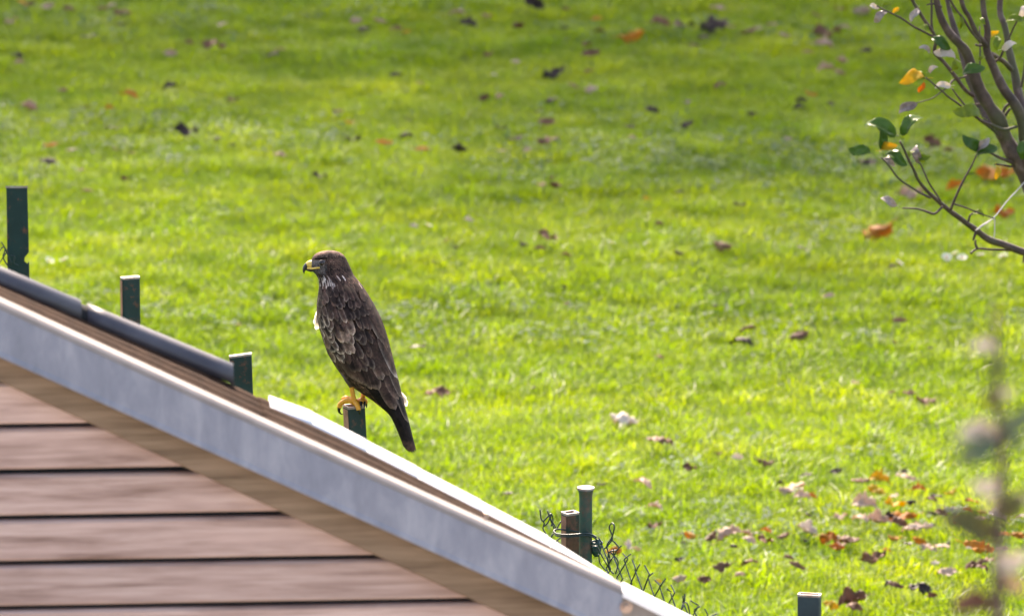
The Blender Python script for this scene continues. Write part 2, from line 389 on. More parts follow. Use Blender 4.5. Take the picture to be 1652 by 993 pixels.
# galvanised verge trim: face, rolled bottom edge, lighter top return
for side in (0, 1):
    a, b = (APEX, S_END) if side == 0 else (S_LEFT, APEX)
    ft, fb = gab(f_top), gab(f_bot)
    mb = MB(); prism_along(mb, a, b, lambda s_: [(-.10, ft(s_) - .004), (-.10, fb(s_) + .006), (-.1008, fb(s_) + .002), (-.1008, fb(s_) - .004), (-.094, fb(s_) - .006), (-.088, fb(s_) - .002), (-.088, ft(s_) - .004)], 14)
    tr = mb.build('verge_trim', M['zinc'], shed, SOR); 
    mb = MB(); prism_along(mb, a, b, lambda s_: [(-.101, ft(s_) - .0035), (-.0995, ft(s_) + .004), (-.092, ft(s_) + .0085), (-.06, ft(s_) + .0075), (-.035, ft(s_) + .004), (-.035, ft(s_) - .002)], 14)
    mb.build('top_return', M['zinc_light'], tr, SOR)
    # barge board behind and below it
    bb = gab(b_bot); mb = MB(); prism_along(mb, a, b, lambda s_: [(-.045, fb(s_) + .03), (-.045, bb(s_) + .003), (-.042, bb(s_)), (-.012, bb(s_)), (-.012, fb(s_) + .03)], 1)
    mb.build('barge_board', M['barge'], shed, SOR)
# slats, each a board with bevelled edges; gaps between them
z0 = WP(0, 688, 0)[1]; PITCHZ = (WP(0, 688, 0)[1] - WP(0, 982, 0)[1]) / 4; GAP = .0105
bbg = gab(b_bot)
inv = lambda z_: (z_ - b_bot(0)) / (b_bot(1) - b_bot(0))       # s where the barge line has height z
ir = inv(z0)
zt = z0 - GAP / 2 + PITCHZ * 14
for k in range(-14, 26):
    top = z0 - GAP / 2 - (k - 1) * PITCHZ - GAP + GAP; top = z0 + GAP * -.5 + (-k + 1) * PITCHZ; bot = top - PITCHZ + GAP
    if bot < .05: bot = .05
    if top - bot < .02: continue
    sb = min(inv(bot) + .10, S_END - .10); st = min(inv(top) + .10, S_END - .10)
    if sb < APEX + .05: continue
    st = max(st, APEX + .02)
    ql, qr = mirror(sb), sb; tl, trr = mirror(st), st
    jz = random.uniform(-.0008, .0008)
    mb = MB(); e = .004
    prof = [(0, top - e), (0, bot + e), (.004, bot), (.02, bot), (.02, top), (.004, top)]
    vs = []
    for left in (1, 0):
        for t_, z_ in prof:
            f = (z_ - bot) / max(top - bot, 1e-5); s_ = (ql + (tl - ql) * f) if left else (qr + (trr - qr) * f)
            vs.append(SW(s_, t_ + jz * 2, z_ + jz))
    n = 6
    mb.add(vs, [(j, (j + 1) % n, n + (j + 1) % n, n + j) for j in range(n)] + [tuple(range(n))[::-1], tuple(range(n, 2 * n))])
    mb.build('slat', M['slat'], shed, SOR)
# dark membrane / body of the shed behind the slats
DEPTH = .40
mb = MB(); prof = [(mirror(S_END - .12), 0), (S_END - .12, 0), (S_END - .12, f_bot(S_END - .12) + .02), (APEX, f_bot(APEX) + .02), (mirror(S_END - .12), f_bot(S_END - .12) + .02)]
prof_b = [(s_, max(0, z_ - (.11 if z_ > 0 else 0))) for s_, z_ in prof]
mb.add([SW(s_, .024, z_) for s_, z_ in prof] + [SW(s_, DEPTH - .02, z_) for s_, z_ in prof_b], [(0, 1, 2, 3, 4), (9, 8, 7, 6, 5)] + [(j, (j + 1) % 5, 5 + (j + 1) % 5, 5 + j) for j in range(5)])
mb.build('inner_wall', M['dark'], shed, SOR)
# corrugated roof, ruled between the near verge and the far verge
T_N, T_F = -.045, .42
n_line = line((0, 484), (1000, 946), T_N)
FL = [WP(x, y, T_F) for x, y in ((0, 458), (340, 603), (438, 652), (500, 676), (587, 719), (668, 762), (775, 818), (880, 873), (1000, 940))]
def f_line(s_):
    if s_ <= FL[1][0]: a, b = FL[0], FL[1]
    else:
        for a, b in zip(FL[1:], FL[2:]):
            if s_ <= b[0]: break
    return a[1] + (b[1] - a[1]) * (s_ - a[0]) / (b[0] - a[0])
def roofz(s_, f):
    sm = s_ if s_ >= APEX else mirror(s_)
    a, b = n_line(sm), f_line(sm); return a + (b - a) * f
NW = 4
for side in (0, 1):
    a, b = (APEX, S_END - .01) if side == 0 else (S_LEFT + .01, APEX)
    npc = 4
    for q in range(npc):           # overlapping sheets
        s0 = a + (b - a) * q / npc - (.04 if side == 0 and q else 0); s1 = a + (b - a) * (q + 1) / npc + (.04 if side == 1 and q < npc - 1 else 0)
        mb = MB(); nt_, ns = NW * 10, 8; vs = []
        for lay in (0, 1):
            for i in range(ns + 1):
                for j in range(nt_ + 1):
                    s_ = s0 + (s1 - s0) * i / ns; f = j / nt_; t_ = T_N + (T_F - T_N) * f
                    up = .003 * ((1 - i / ns) if side == 0 else i / ns)
                    z_ = roofz(s_, f) + .013 * math.cos(2 * math.pi * NW * f) - .013 + up - lay * .004
                    vs.append(SW(s_, t_, z_))
        w = nt_ + 1; off = (ns + 1) * w
        fs = [(i * w + j, (i + 1) * w + j, (i + 1) * w + j + 1, i * w + j + 1) for i in range(ns) for j in range(nt_)]
        fs += [tuple(off + v for v in f)[::-1] for f in fs]
        edge = [j for j in range(w)] + [i * w + w - 1 for i in range(1, ns + 1)] + [ns * w + j for j in range(w - 2, -1, -1)] + [i * w for i in range(ns - 1, 0, -1)]
        fs += [(edge[i], edge[(i + 1) % len(edge)], off + edge[(i + 1) % len(edge)], off + edge[i]) for i in range(len(edge))]
        mb.add(vs, fs); mb.build('roof_sheet', M['roof_brown'], shed, SOR, smooth=True)
# far verge: a grey rolled cap above, overlapping white caps below
def cap(mb, pix_lo, pix_hi, flat=False):
    """half-round cap along the far verge between pixel pairs (base line, top line)"""
    (x0, yb0, yt0), (x1, yb1, yt1) = pix_lo, pix_hi; n = 8; k = 9; vs = []
    for i in range(n + 1):
        f = i / n; x = x0 + (x1 - x0) * f; sb, zb = WP(x, yb0 + (yb1 - yb0) * f, T_F - .005); st, zt_ = WP(x, yt0 + (yt1 - yt0) * f, T_F + .02)
        h = zt_ - zb; r = max(h, .006) 
        for j in range(k):
            a_ = math.pi * j / (k - 1)
            if flat: q_ = ((-.03, -.006), (-.03, 0), (-.022, h * .30), (-.010, h * .62), (.004, h * .9), (.016, h), (.026, h * .9), (.03, h * .5), (.03, -.006))[j]; vs.append(SW(st, T_F + q_[0], zb + q_[1]))
            else: vs.append(SW(st, T_F + .02 - .028 * math.cos(a_), zb - .004 + (h + .004) * math.sin(a_) ** .8))
    fs = [(i * k + j, i * k + j + 1, (i + 1) * k + j + 1, (i + 1) * k + j) for i in range(n) for j in range(k - 1)]
    fs += [((i + 1) * k, (i + 1) * k + k - 1, i * k + k - 1, i * k) for i in range(n)]
    fs += [tuple(range(k))[::-1], tuple(range(n * k, n * k + k))]
    mb.add(vs, fs)
mb = MB(); cap(mb, (-760, 457 - 760 * .42 + 4, 428 - 760 * .418), (131, 513, 484)); mb.build('ridge_cap', M['cap_grey'], shed, SOR, smooth=True)
mb = MB(); cap(mb, (141, 518, 489), (376, 616, 586)); mb.build('ridge_cap', M['cap_grey'], shed, SOR, smooth=True)
mb = MB(); cap(mb, (130, 513, 489), (142, 519, 494)); mb.build('ridge_cap_joint', M['dark'], shed, SOR, smooth=True)
xs_ = [438, 502, 590, 672, 776, 884, 1004]
yt = lambda x: interp([(438, 638), (500, 661), (600, 713), (700, 766), (780, 808), (880, 861), (1012, 946)], x, 1)
for i in range(len(xs_) - 1):
    xa, xb = xs_[i], xs_[i + 1]
    mb = MB(); cap(mb, (xa - 4, yt(xa) + 18, yt(xa) - 1), (xb, yt(xb) + 16, yt(xb)), True); mb.build('verge_cap', M['white_metal'], shed, SOR, smooth=True)
# eaves end: white flashing running on past the trim, and its bolt
mb = MB()
e0 = [WP(x, y, -.10) for x, y in ((1004, 955), (1120, 1012), (1120, 1060), (1004, 1045))]; e1 = [WP(x, y, .38) for x, y in ((1006, 946), (1122, 1004), (1122, 1050), (1006, 1035))]
mb.hexa([SW(s_, -.10, z_) for s_, z_ in e0], [SW(s_, .38, z_) for s_, z_ in e1]); ev = mb.build('eaves_flashing', M['zinc_light'], shed, SOR)
mb = MB(); mb.hexa([SW(s_, -.108, z_ + .004) for s_, z_ in (e0[0], e0[1])] + [SW(s_, -.108, z_ - .006) for s_, z_ in (e0[1], e0[0])],
                   [SW(s_, .40, z_ + .005) for s_, z_ in (e1[0], e1[1])] + [SW(s_, .40, z_ - .005) for s_, z_ in (e1[1], e1[0])])
mb.build('flashing_lip', M['white_metal'], ev, SOR)
mb = MB(); s_, z_ = WP(1011, 980, -.11); mb.tube([SW(s_, -.098, z_), SW(s_, -.116, z_)], [.007, .0065], 10); mb.tube([SW(s_, -.101, z_), SW(s_, -.104, z_)], [.011, .011], 12)
mb.build('bolt', M['bolt'], shed, SOR)
mb = MB(); s_, z_ = WP(784, 832, -.04); mb.tube([SW(s_, -.04, z_ - .004), SW(s_, -.04, z_ + .006)], [.004, .004], 8); mb.build('roof_screw', M['bolt'], shed, SOR)

# ------------------------------------------------------------------ fence posts
def tube_post(name, label, px, py, Y, w, d, yaw, mat, lean=(0, 0), corner=.004, slant=0, rim=True, side_mat=None, hollow=True):
    top = P(px, py, Y); root = empty(name, (top.x - lean[0] * top.z, Y - lean[1] * top.z, hgt(top.x, Y) - .02)); tag(root, label, 'post')
    base = root.location; ht = top.z - base.z; m_ = Matrix.Rotation(yaw, 3, 'Z')
    def ring(hw, hd, r):
        out = []
        for cx, cy, a0 in ((1, 1, 0), (-1, 1, 90), (-1, -1, 180), (1, -1, 270)):
            for q in range(4): a = R(a0 + q * 30); out.append((cx * (hw - r) + r * math.cos(a), cy * (hd - r) + r * math.sin(a)))
        return out
    def at(x, y, z):
        v = m_ @ Vector((x, y, 0)); return base + Vector((v.x + lean[0] * z, v.y + lean[1] * z, z))
    mb = MB(); o_ = ring(w / 2, d / 2, corner); i_ = ring(w / 2 - .0035, d / 2 - .0035, max(corner - .002, .001)); k = 16
    zs = [0, ht * .5, ht - .3, ht - .15, ht - .05, ht]; vs = []
    for z in zs:
        for x, y in o_: vs.append(at(x, y, z + (slant * x if z == ht else 0) + (random.uniform(-.0008, .0008) if z == ht else 0)))
    n = len(zs); fs = [(i * k + j, i * k + (j + 1) % k, (i + 1) * k + (j + 1) % k, (i + 1) * k + j) for i in range(n - 1) for j in range(k)]
    mb.add(vs, fs); body = mb.build('post_tube', mat, root, base)
    mb = MB(); vs = []
    rr_ = [(ring(w / 2 + .0004, d / 2 + .0004, corner), ht - .0035), (ring(w / 2 + .0004, d / 2 + .0004, corner), ht + .0012), (i_, ht + .0012), (i_, ht - .12)]
    for rg, z in rr_:
        for x, y in rg: vs.append(at(x, y, z + slant * x))
    mb.add(vs, [(i * k + j, i * k + (j + 1) % k, (i + 1) * k + (j + 1) % k, (i + 1) * k + j) for i in range(3) for j in range(k)] + [tuple(range(3 * k, 4 * k))])
    mb.build('cut_rim', M['rim'], root, base)
    if side_mat:   # rusted narrow flank: a thin plate of scale standing a hair proud of the paint
        for sx in (-1,):
            mb = MB(); x = sx * (w / 2 + .0006)
            mb.add([at(x, -d / 2 + .003, ht - .9), at(x, d / 2 - .003, ht - .9), at(x, d / 2 - .003, ht - .006), at(x, -d / 2 + .003, ht - .006)], [(0, 1, 2, 3)])
            mb.build('rust_flank', side_mat, root, base)
    return root
# notched channel post at the far end
top = P(27, 301, 19.05); root = empty('fence_post', (top.x + .012, 19.05, -.02)); base = root.location; ht = top.z - base.z
tag(root, 'dark green steel fence post with a torn notch in its right edge', 'post')
def A1(px, py, t_): 
    q = P(px, py, 19.05 + t_); return q
mb = MB()
fr = [(10, 302), (44, 302), (46.5, 395), (46.5, 407), (40, 415), (39.5, 421), (44, 425), (47, 421), (48, 470), (60, 1150), (22, 1150), (14, 470)]
mb.add([A1(x, y, 0) for x, y in fr] + [A1(x, y, .005) for x, y in fr], [tuple(range(12))[::-1], tuple(range(12, 24))] + [(j, (j + 1) % 12, 12 + (j + 1) % 12, 12 + j) for j in range(12)])
mb.build('front_plate', M['post_green'], root, base)
mb = MB(); mb.hexa([A1(10.2, 302, .005), A1(13.5, 302, .005), A1(25.5, 1150, .005), A1(22.2, 1150, .005)], [A1(10.2, 302, .035), A1(13.5, 302, .035), A1(25.5, 1150, .035), A1(22.2, 1150, .035)])
mb.build('side_flange', M['post_rust'], root, base)
mb = MB(); mb.hexa([A1(9, 300, -.002), A1(44.6, 300, -.002), A1(44.6, 303.4, -.002), A1(9, 303.4, -.002)], [A1(9, 300, .034), A1(44.6, 300, .034), A1(44.6, 303, .034), A1(9, 303, .034)])
mb.build('top_plate', M['rim'], root, base)
tube_post('fence_post', 'green fence post with worn rusty left flank rising above the grey cap', 210, 447, 18.25, .044, .02, R(24), M['post_green'], (-.003, 0), .006, 0, side_mat=M['post_side'])
tube_post('fence_post', 'short green fence post with slanted top at the end of the grey cap', 389, 572, 17.6, .050, .014, R(4), M['post_green'], (-.03, 0), .003, .12, side_mat=M['post_side'])
BP = tube_post('fence_post', 'rust-edged green fence post that the buzzard stands on', 573, 654, 17.17, .040, .034, R(24), M['post_green'], (-.05, 0), .003, 0, side_mat=M['post_side'])
tube_post('fence_post', 'rusty square fence post tied to a round pipe with wire', 920, 826, 16.5, .031, .026, R(30), M['post_rust'], (0, 0), .002, 0, side_mat=M['post_side'])
tube_post('fence_post', 'blue grey square post standing alone in front of the leaf litter', 1306, 958, 15.78, .046, .02, R(-14), M['post_blue'], (0, 0), .003, 0)
# round pipe with flared cap
top = P(945, 786, 16.44); root = empty('fence_pipe', (top.x, 16.44, -.02)); base = root.location; ht = top.z - base.z
tag(root, 'round green pipe with a flared flat cap beside the rusty square post', 'post')
mb = MB(); mb.tube([base, base + Vector((0, 0, ht * .6)), base + Vector((0, 0, ht - .02)), base + Vector((0, 0, ht - .008)), base + Vector((0, 0, ht - .003))], [.0138, .0138, .0138, .0152, .018], 20)
mb.build('pipe', M['post_pipe'], root, base, smooth=True)
mb = MB(); mb.tube([base + Vector((0, 0, ht - .003)), base + Vector((0, 0, ht + .001))], [.0185, .0182], 20); mb.build('pipe_cap', M['rim'], root, base)
# tie wire round both and a green clamp
tw = empty('tie_wire', P(940, 858, 16.44)); tag(tw, 'green wire tying the square post to the round pipe, with clamp', 'wire')
YY = 16.44
mb = MB()
loop = [(893, 856, .03), (900, 861, .0), (920, 862, -.018), (945, 860, -.021), (955, 862, -.014), (962, 866, .0), (955, 862, .03), (930, 857, .045), (900, 853, .04), (893, 856, .03)]
mb.tube(catmull([P(x, y, YY + d) for x, y, d in loop], 5), .0019, 6)
loop = [(894, 859, .03), (900, 864, .0), (920, 865, -.019), (945, 863, -.022), (958, 866, -.012), (964, 872, .0)]
mb.tube(catmull([P(x, y, YY + d) for x, y, d in loop], 5), .0018, 6)
mb.build('wire_loop', M['wire'], tw, tw.location, smooth=True)
mb = MB(); pts = []
c = P(962, 876, YY + .0)
for j in range(2):
    pts = [c + Vector((.012 * math.cos(a * .7), .012 * math.sin(a * .7), -.008 * j + .002)) for a in range(0, 10)]
    mb.tube(pts, .0032, 6)
mb.tube([c + Vector((0, 0, -.028)), c + Vector((0, 0, -.02)), c + Vector((0, 0, -.004))], [.005, .010, .0125], 12)
mb.tube([c + Vector((.004, -.012, .012)), c + Vector((.006, -.013, -.012))], .003, 6)
mb.build('clamp', M['clamp'], tw, tw.location, smooth=True)
# chain-link mesh
def chain_link(mb, a, b, top_a, top_b, height, d=.043, r=.00155):
    a = Vector(a); b = Vector(b); L_ = (b - a).length; e = (b - a) / L_; nrm = Vector((-e.y, e.x, 0)); k = int(L_ / (2 * d)) + 1
    k = int(L_ / d)
    for q in range(k):
        tz = lambda s_: top_a + (top_b - top_a) * s_ / L_
        pts = []; nn = int(height / d); par = q % 2
        for j in range(nn):
            s_ = q * d + ((j + par) % 2) * d; z = tz(s_) - j * d + random.uniform(-.004, .004)
            pts.append(a + e * (s_ + random.uniform(-.004, .004)) + nrm * (.003 * (1 if (j + par) % 2 else -1) + random.uniform(-.003, .003)) + Vector((0, 0, z)))
        tip = pts[0] + Vector((0, 0, random.uniform(.008, .02))) + e * random.uniform(-.016, .016) + nrm * random.uniform(-.012, .012)
        mb.tube([tip, pts[0] + e * .004 + Vector((0, 0, .004))] + pts, r, 5)
p5 = P(972, 880, 16.40); p6 = P(1113, 974, 15.78); dd = p6 - p5
fen = empty('chain_link_fence', (p5.x, p5.y, 0)); tag(fen, 'loose green chain-link mesh sagging away from the round pipe', 'fence')
mb = MB(); e2 = p5 + dd * 2.0; chain_link(mb, (p5.x, p5.y, 0), (e2.x, e2.y, 0), p5.z, e2.z, 1.3); mb.build('wire_mesh', M['wire'], fen, fen.location)
mb = MB()
for lp in ([(975, 885, 0), (988, 868, 0), (983, 850, .01), (988, 843, 0), (991, 850, -.01), (987, 866, 0), (979, 880, 0), (984, 900, 0), (982, 915, 0), (990, 925, 0)],
           [(985, 868, 0), (997, 880, 0), (996, 886, 0), (983, 890, 0), (981, 905, 0), (984, 917, 0)], [(963, 880, 0), (972, 898, 0), (982, 915, 0)], [(985, 890, .02), (997, 905, .02), (993, 925, .02)],
           [(966, 893, .02), (968, 908, .02), (978, 920, .02)]):
    mb.tube(catmull([P(x, y, 16.36 + d) for x, y, d in lp], 5), .0016, 5)
mb.build('loose_loop', M['wire'], fen, fen.location, smooth=True); mb = MB()
for lp in ([(1094, 993, 0), (1102, 978, 0), (1103, 972, .01), (1108, 972, 0), (1112, 984, 0), (1114, 1000, 0)],):
    mb.tube(catmull([P(x, y, 15.8 + d) for x, y, d in lp], 5), .0016, 5)
mb.build('loose_loop', M['wire'], fen, fen.location, smooth=True)
fen2 = empty('chain_link_fence', (P(27, 430, 19).x, 19, 0)); tag(fen2, 'green chain-link mesh strung along the fence posts behind the roof', 'fence')
cor = [P(-120, 390, 19.6), P(16, 408, 19.1), P(30, 470, 19.05), P(210, 560, 18.3), P(389, 680, 17.64), P(575, 780, 17.2), P(900, 900, 16.54)]
for a, b in zip(cor, cor[1:]):
    mb = MB(); chain_link(mb, (a.x, a.y, 0), (b.x, b.y, 0), a.z, b.z, 1.25); mb.build('wire_mesh', M['wire'], fen2, fen2.location)
mb = MB()
for lp in ([(871, 821, 0), (873, 836, 0), (878, 843, 0), (876, 852, 0), (881, 861, 0), (888, 876, 0)], [(877, 840, 0), (889, 828, 0), (888, 836, .01), (894, 852, 0)], [(883, 823, 0), (887, 834, 0), (897, 852, 0), (893, 858, 0)],
           [(905, 840, .01), (898, 852, 0), (893, 860, 0), (888, 868, 0), (896, 872, 0), (905, 866, 0)], [(878, 848, .01), (884, 842, 0), (890, 830, 0), (892, 838, .01), (889, 848, 0)], [(899, 872, 0), (904, 880, 0), (903, 900, 0)]):
    mb.tube(catmull([P(x, y, 16.52 + d) for x, y, d in lp], 5), .0016, 5)
mb.build('loose_end', M['wire'], fen2, fen2.location, smooth=True)
mb = MB()
for lp in ([(38, 412, 0), (46, 414, 0), (44, 424, 0), (52, 428, 0)], [(2, 390, 0), (8, 402, 0), (5, 415, 0), (12, 428, 0)], [(-4, 408, 0), (6, 398, 0), (12, 410, 0), (20, 426, 0)]):
    mb.tube(catmull([P(x - 22 if x > 30 else x, y, 19.03 + d) for x, y, d in lp], 4), .0017, 5)
mb.build('loose_end', M['wire'], fen2, fen2.location, smooth=True)

# ------------------------------------------------------------------ leaf shapes
def leaf_mesh(name, curl, fold, twist, ratio=.62, notch=.06, seed=1, thick=.012, crumple=.03):
    rg = random.Random(seed); n, m_ = 12, 3; mb = MB(); vs = []
    jag = [[rg.uniform(1 - notch * 2, 1) for _ in range(n + 1)] for _ in (0, 1)]
    for lay in (0, 1):
        for i in range(n + 1):
            t = i / n; half = ratio / 2 * (math.sin(math.pi * min(1, t * .92 + .05)) ** .8) * (1 if 0 < t < 1 else .08)
            for j in range(-m_, m_ + 1):
                q = j / m_; y = q * half * jag[0 if q < 0 else 1][i]; x = t - .5
                z = curl * (x * x * 4 - 1) * -.16 + fold * abs(y) * .55 + crumple * noise.noise((x * 4.5, y * 5.5, seed * 3.7)) + crumple * .6 * noise.noise((x * 11, y * 12, seed * 1.7))
                a = twist * x; y2, z2 = y * math.cos(a) - z * math.sin(a), y * math.sin(a) + z * math.cos(a)
                vs.append((x, y2, z2 - lay * thick))
    w = 2 * m_ + 1; off = (n + 1) * w
    fs = [(i * w + j, (i + 1) * w + j, (i + 1) * w + j + 1, i * w + j + 1) for i in range(n) for j in range(w - 1)]
    fs += [tuple(off + v for v in f)[::-1] for f in fs]
    edge = [j for j in range(w)] + [i * w + w - 1 for i in range(1, n + 1)] + [n * w + j for j in range(w - 2, -1, -1)] + [i * w for i in range(n - 1, 0, -1)]
    fs += [(edge[i], edge[(i + 1) % len(edge)], off + edge[(i + 1) % len(edge)], off + edge[i]) for i in range(len(edge))]
    mb.add(vs, fs)
    mb.tube([(-.5, 0, 0 if not curl else 0), (-.62, .02, .01), (-.74, .06, .0)], [.012, .01, .008], 4)
    me = bpy.data.meshes.new(name); me.from_pydata(mb.v, [], mb.f); me.materials.append(None)
    for p in me.polygons: p.use_smooth = True
    return me
FALLEN = [leaf_mesh('fallen_leaf', c, f, t, w, nt_, k + 1, .008, cr) for k, (c, f, t, w, nt_, cr) in enumerate(((.5, .3, .5, .62, .22, .20), (-.5, .5, -.5, .7, .26, .22), (.9, 1.1, .9, .6, .2, .16), (-.3, 1.5, .4, .66, .2, .2),
          (.3, -.6, -.9, .72, .28, .22), (.2, .4, .2, .42, .2, .14), (-.8, .8, 1.2, .7, .24, .2), (.6, 1.9, -.3, .8, .25, .15)))]
def put(me, name, mat, loc, mtx, parent=None):
    o = bpy.data.objects.new(name, me); C.objects.link(o); o.material_slots[0].link = 'OBJECT'; o.material_slots[0].material = mat
    o.matrix_world = Matrix.Translation(loc) @ mtx
    if parent: o.parent = parent; o.matrix_parent_inverse = Matrix(); o.matrix_local = Matrix.Translation(Vector(loc) - parent.location) @ mtx
    return o
KIND = {'d': ('leaf_dark', 'curled dark brown fallen leaf lying on the lawn', 'dark brown leaves on the lawn'),
        'b': ('leaf_brown', 'reddish brown fallen leaf lying on the lawn', 'reddish brown leaves on the lawn'),
        't': ('leaf_tan', 'dry tan fallen leaf lying on the lawn', 'tan leaves on the lawn'),
        'o': ('leaf_orange', 'orange fallen leaf lying on the lawn', 'orange leaves on the lawn'),
        'y': ('leaf_yellow', 'yellow fallen leaf lying on the lawn', 'yellow leaves on the lawn'),
        'w': ('leaf_pale', 'bleached whitish fallen leaf lying on the lawn', 'whitish leaves on the lawn')}
LEAVES = """18,33,t,14 143,55,d,20 28,82,d,14 31,95,t,10 35,3,o,14 77,7,t,16 48,8,b,12 111,15,b,16 165,15,b,12 180,7,t,12 198,17,b,20 195,35,d,12 305,65,b,12 345,70,b,26 358,35,t,12 275,78,t,16
440,85,d,18 452,78,t,12 396,80,d,10 101,143,b,12 209,158,o,20 47,177,t,20 140,174,b,10 176,178,o,10 275,143,d,16 376,156,b,12 180,212,d,20 301,216,d,26 83,237,o,16 115,248,w,12 78,270,d,22 186,245,b,8
213,253,b,8 451,264,t,16 516,295,d,16 351,231,d,10 375,245,d,7 141,318,b,14 201,296,b,12 131,286,t,8 546,180,b,14
575,27,t,14 613,28,t,16 587,43,d,14 638,43,b,16 656,46,o,10 738,20,t,18 755,37,d,20 786,20,b,14 836,37,b,16 861,7,d,28 914,12,b,10 963,28,o,16 911,42,d,10 968,48,b,12 1018,53,o,28 1064,35,b,26 1094,32,t,12
946,68,b,14 954,80,b,22 788,82,b,12 831,93,t,12 638,115,d,14 796,118,w,8 893,112,d,28 951,115,b,12 676,128,b,10 925,137,b,16 954,137,t,16 780,155,b,14 806,153,t,10 889,162,d,14 869,180,d,10 881,197,b,22
660,197,d,10 565,200,o,12 808,211,d,14 831,230,d,18 885,232,b,26 1051,182,d,18 1016,204,d,14 570,239,d,18 620,241,o,18 656,235,d,16 741,249,d,18 681,256,o,16 811,250,t,12 851,251,t,10 873,310,b,12 896,314,b,14
890,303,b,7 1096,318,d,12 1019,228,t,10 1043,328,y,9
1104,31,d,22 1157,10,t,16 1152,34,d,34 1178,35,t,10 1207,44,b,18 1223,37,t,10 1136,56,d,20 1119,67,b,12 1266,50,t,12 1245,35,t,14 1317,19,b,12 1334,45,b,32 1362,43,t,14 1356,4,b,14 1390,5,t,20 1329,70,t,24
1303,81,b,14 1397,77,d,16 1358,94,t,14 1332,110,t,18 1354,110,b,14 1161,130,b,14 1310,139,o,14 1293,155,d,14 1289,176,d,14 1214,188,d,12 1109,203,d,18 1110,165,t,8 1271,229,t,10 1341,159,d,10
1063,373,b,12 756,365,w,12 668,375,w,12 885,395,b,24 722,400,b,8 735,413,d,8 698,433,d,8 871,415,b,14 913,425,b,14 1096,418,d,14 1166,405,b,24 1063,566,b,14 1153,491,d,9 673,551,d,20 705,616,b,32 1008,655,w,34
861,605,d,10 910,467,d,8 913,485,t,8 1196,546,d,28 1194,336,d,16 845,406,d,10 1293,413,d,14 1440,439,d,12 1337,479,t,16 1274,492,t,8 1207,523,b,22 1290,530,b,28 1451,510,b,18 1445,539,b,8 1500,545,d,10
1380,597,t,10 1494,619,b,26 1466,613,b,18 1439,618,b,8 1207,653,b,7 1065,701,b,36
1159,722,b,10 1190,728,w,16 1236,732,b,24 1262,737,d,10 1349,753,d,16 1300,767,d,18 1259,773,d,10 1278,780,t,32 1285,790,d,22 1293,802,t,20 1309,797,o,14 1461,762,t,26 1456,757,d,14 1388,771,b,22 1418,774,y,26
1414,788,y,26 1440,797,t,18 1445,805,y,28 1482,790,o,18 1511,793,d,14 1502,802,b,18 1533,789,y,16 1470,806,d,14 1394,811,t,36 1356,823,t,18 1304,824,d,10 1542,811,w,32 1568,802,o,18 1388,835,t,26 1416,833,t,28
1435,830,d,14 1456,828,o,34 1449,837,b,24 1485,837,t,18 1496,845,w,16 1473,849,t,28 1502,840,d,12 1504,823,d,14 1518,825,b,18 1549,833,o,20 1561,824,o,12 1578,831,t,20 1608,831,w,26 1648,831,w,16 1584,819,y,12
1302,849,w,28 1155,850,y,12 1152,861,b,14 1176,864,t,34 1204,859,t,18 1209,869,t,20 1235,864,b,22 1262,861,b,16 1235,850,o,14 1221,855,d,10 1340,864,o,30 1359,859,b,18 1369,864,b,30 1350,885,o,20 1357,882,t,14
1444,858,o,18 1483,868,o,20 1464,875,d,14 1521,873,d,18 1499,885,t,24 1520,885,t,24 1430,892,o,12 1409,904,b,32 1580,880,o,36 1563,888,w,10 1618,861,o,20 1642,861,o,20 1616,888,t,16 1299,871,d,8 1183,888,d,12
1209,918,b,22 1271,907,b,14 1286,917,b,24 1164,920,b,22 1193,938,t,16 1527,925,t,28 1509,913,w,12 1575,925,b,32 1594,904,b,18 1435,946,d,14 1445,951,b,24 1483,954,d,32 1375,973,b,40 1504,971,b,14 1378,990,b,24
1037,778,t,24 969,771,d,14 1071,797,d,8 1057,814,t,18 1056,840,b,20 1101,856,d,10 1103,878,d,8 1020,880,w,24 1096,909,d,12 1096,942,t,18 1062,945,y,10 1114,858,o,14 1135,945,b,22 1145,858,b,22 820,793,d,18 1113,751,b,18
1415,380,o,44 1605,285,o,44 1400,272,d,24 1470,315,t,24 1540,310,o,20 1620,345,o,28 1530,255,b,14 1505,232,b,20 385,517,b,8 1340,985,y,20 990,893,o,24"""
NL = 0
def where(lab, grp, x, y, sz):
    big = 'large ' if sz >= 30 else ('tiny ' if sz <= 10 else '')
    if x > 1370 and y < 440: w_ = 'under the apple twigs'
    elif x > 1120 and y > 710: w_ = 'in the leaf litter behind the lone blue grey post'
    elif y < 150: w_ = 'far out on the shaded lawn'
    elif x > 930 and y > 740: w_ = 'near the chain-link mesh'
    elif x < 470: w_ = 'beyond the posts and shed roof'
    else: w_ = 'on the open sunlit lawn'
    return big + lab.replace('lying on the lawn', w_), big + grp.replace('on the lawn', w_)
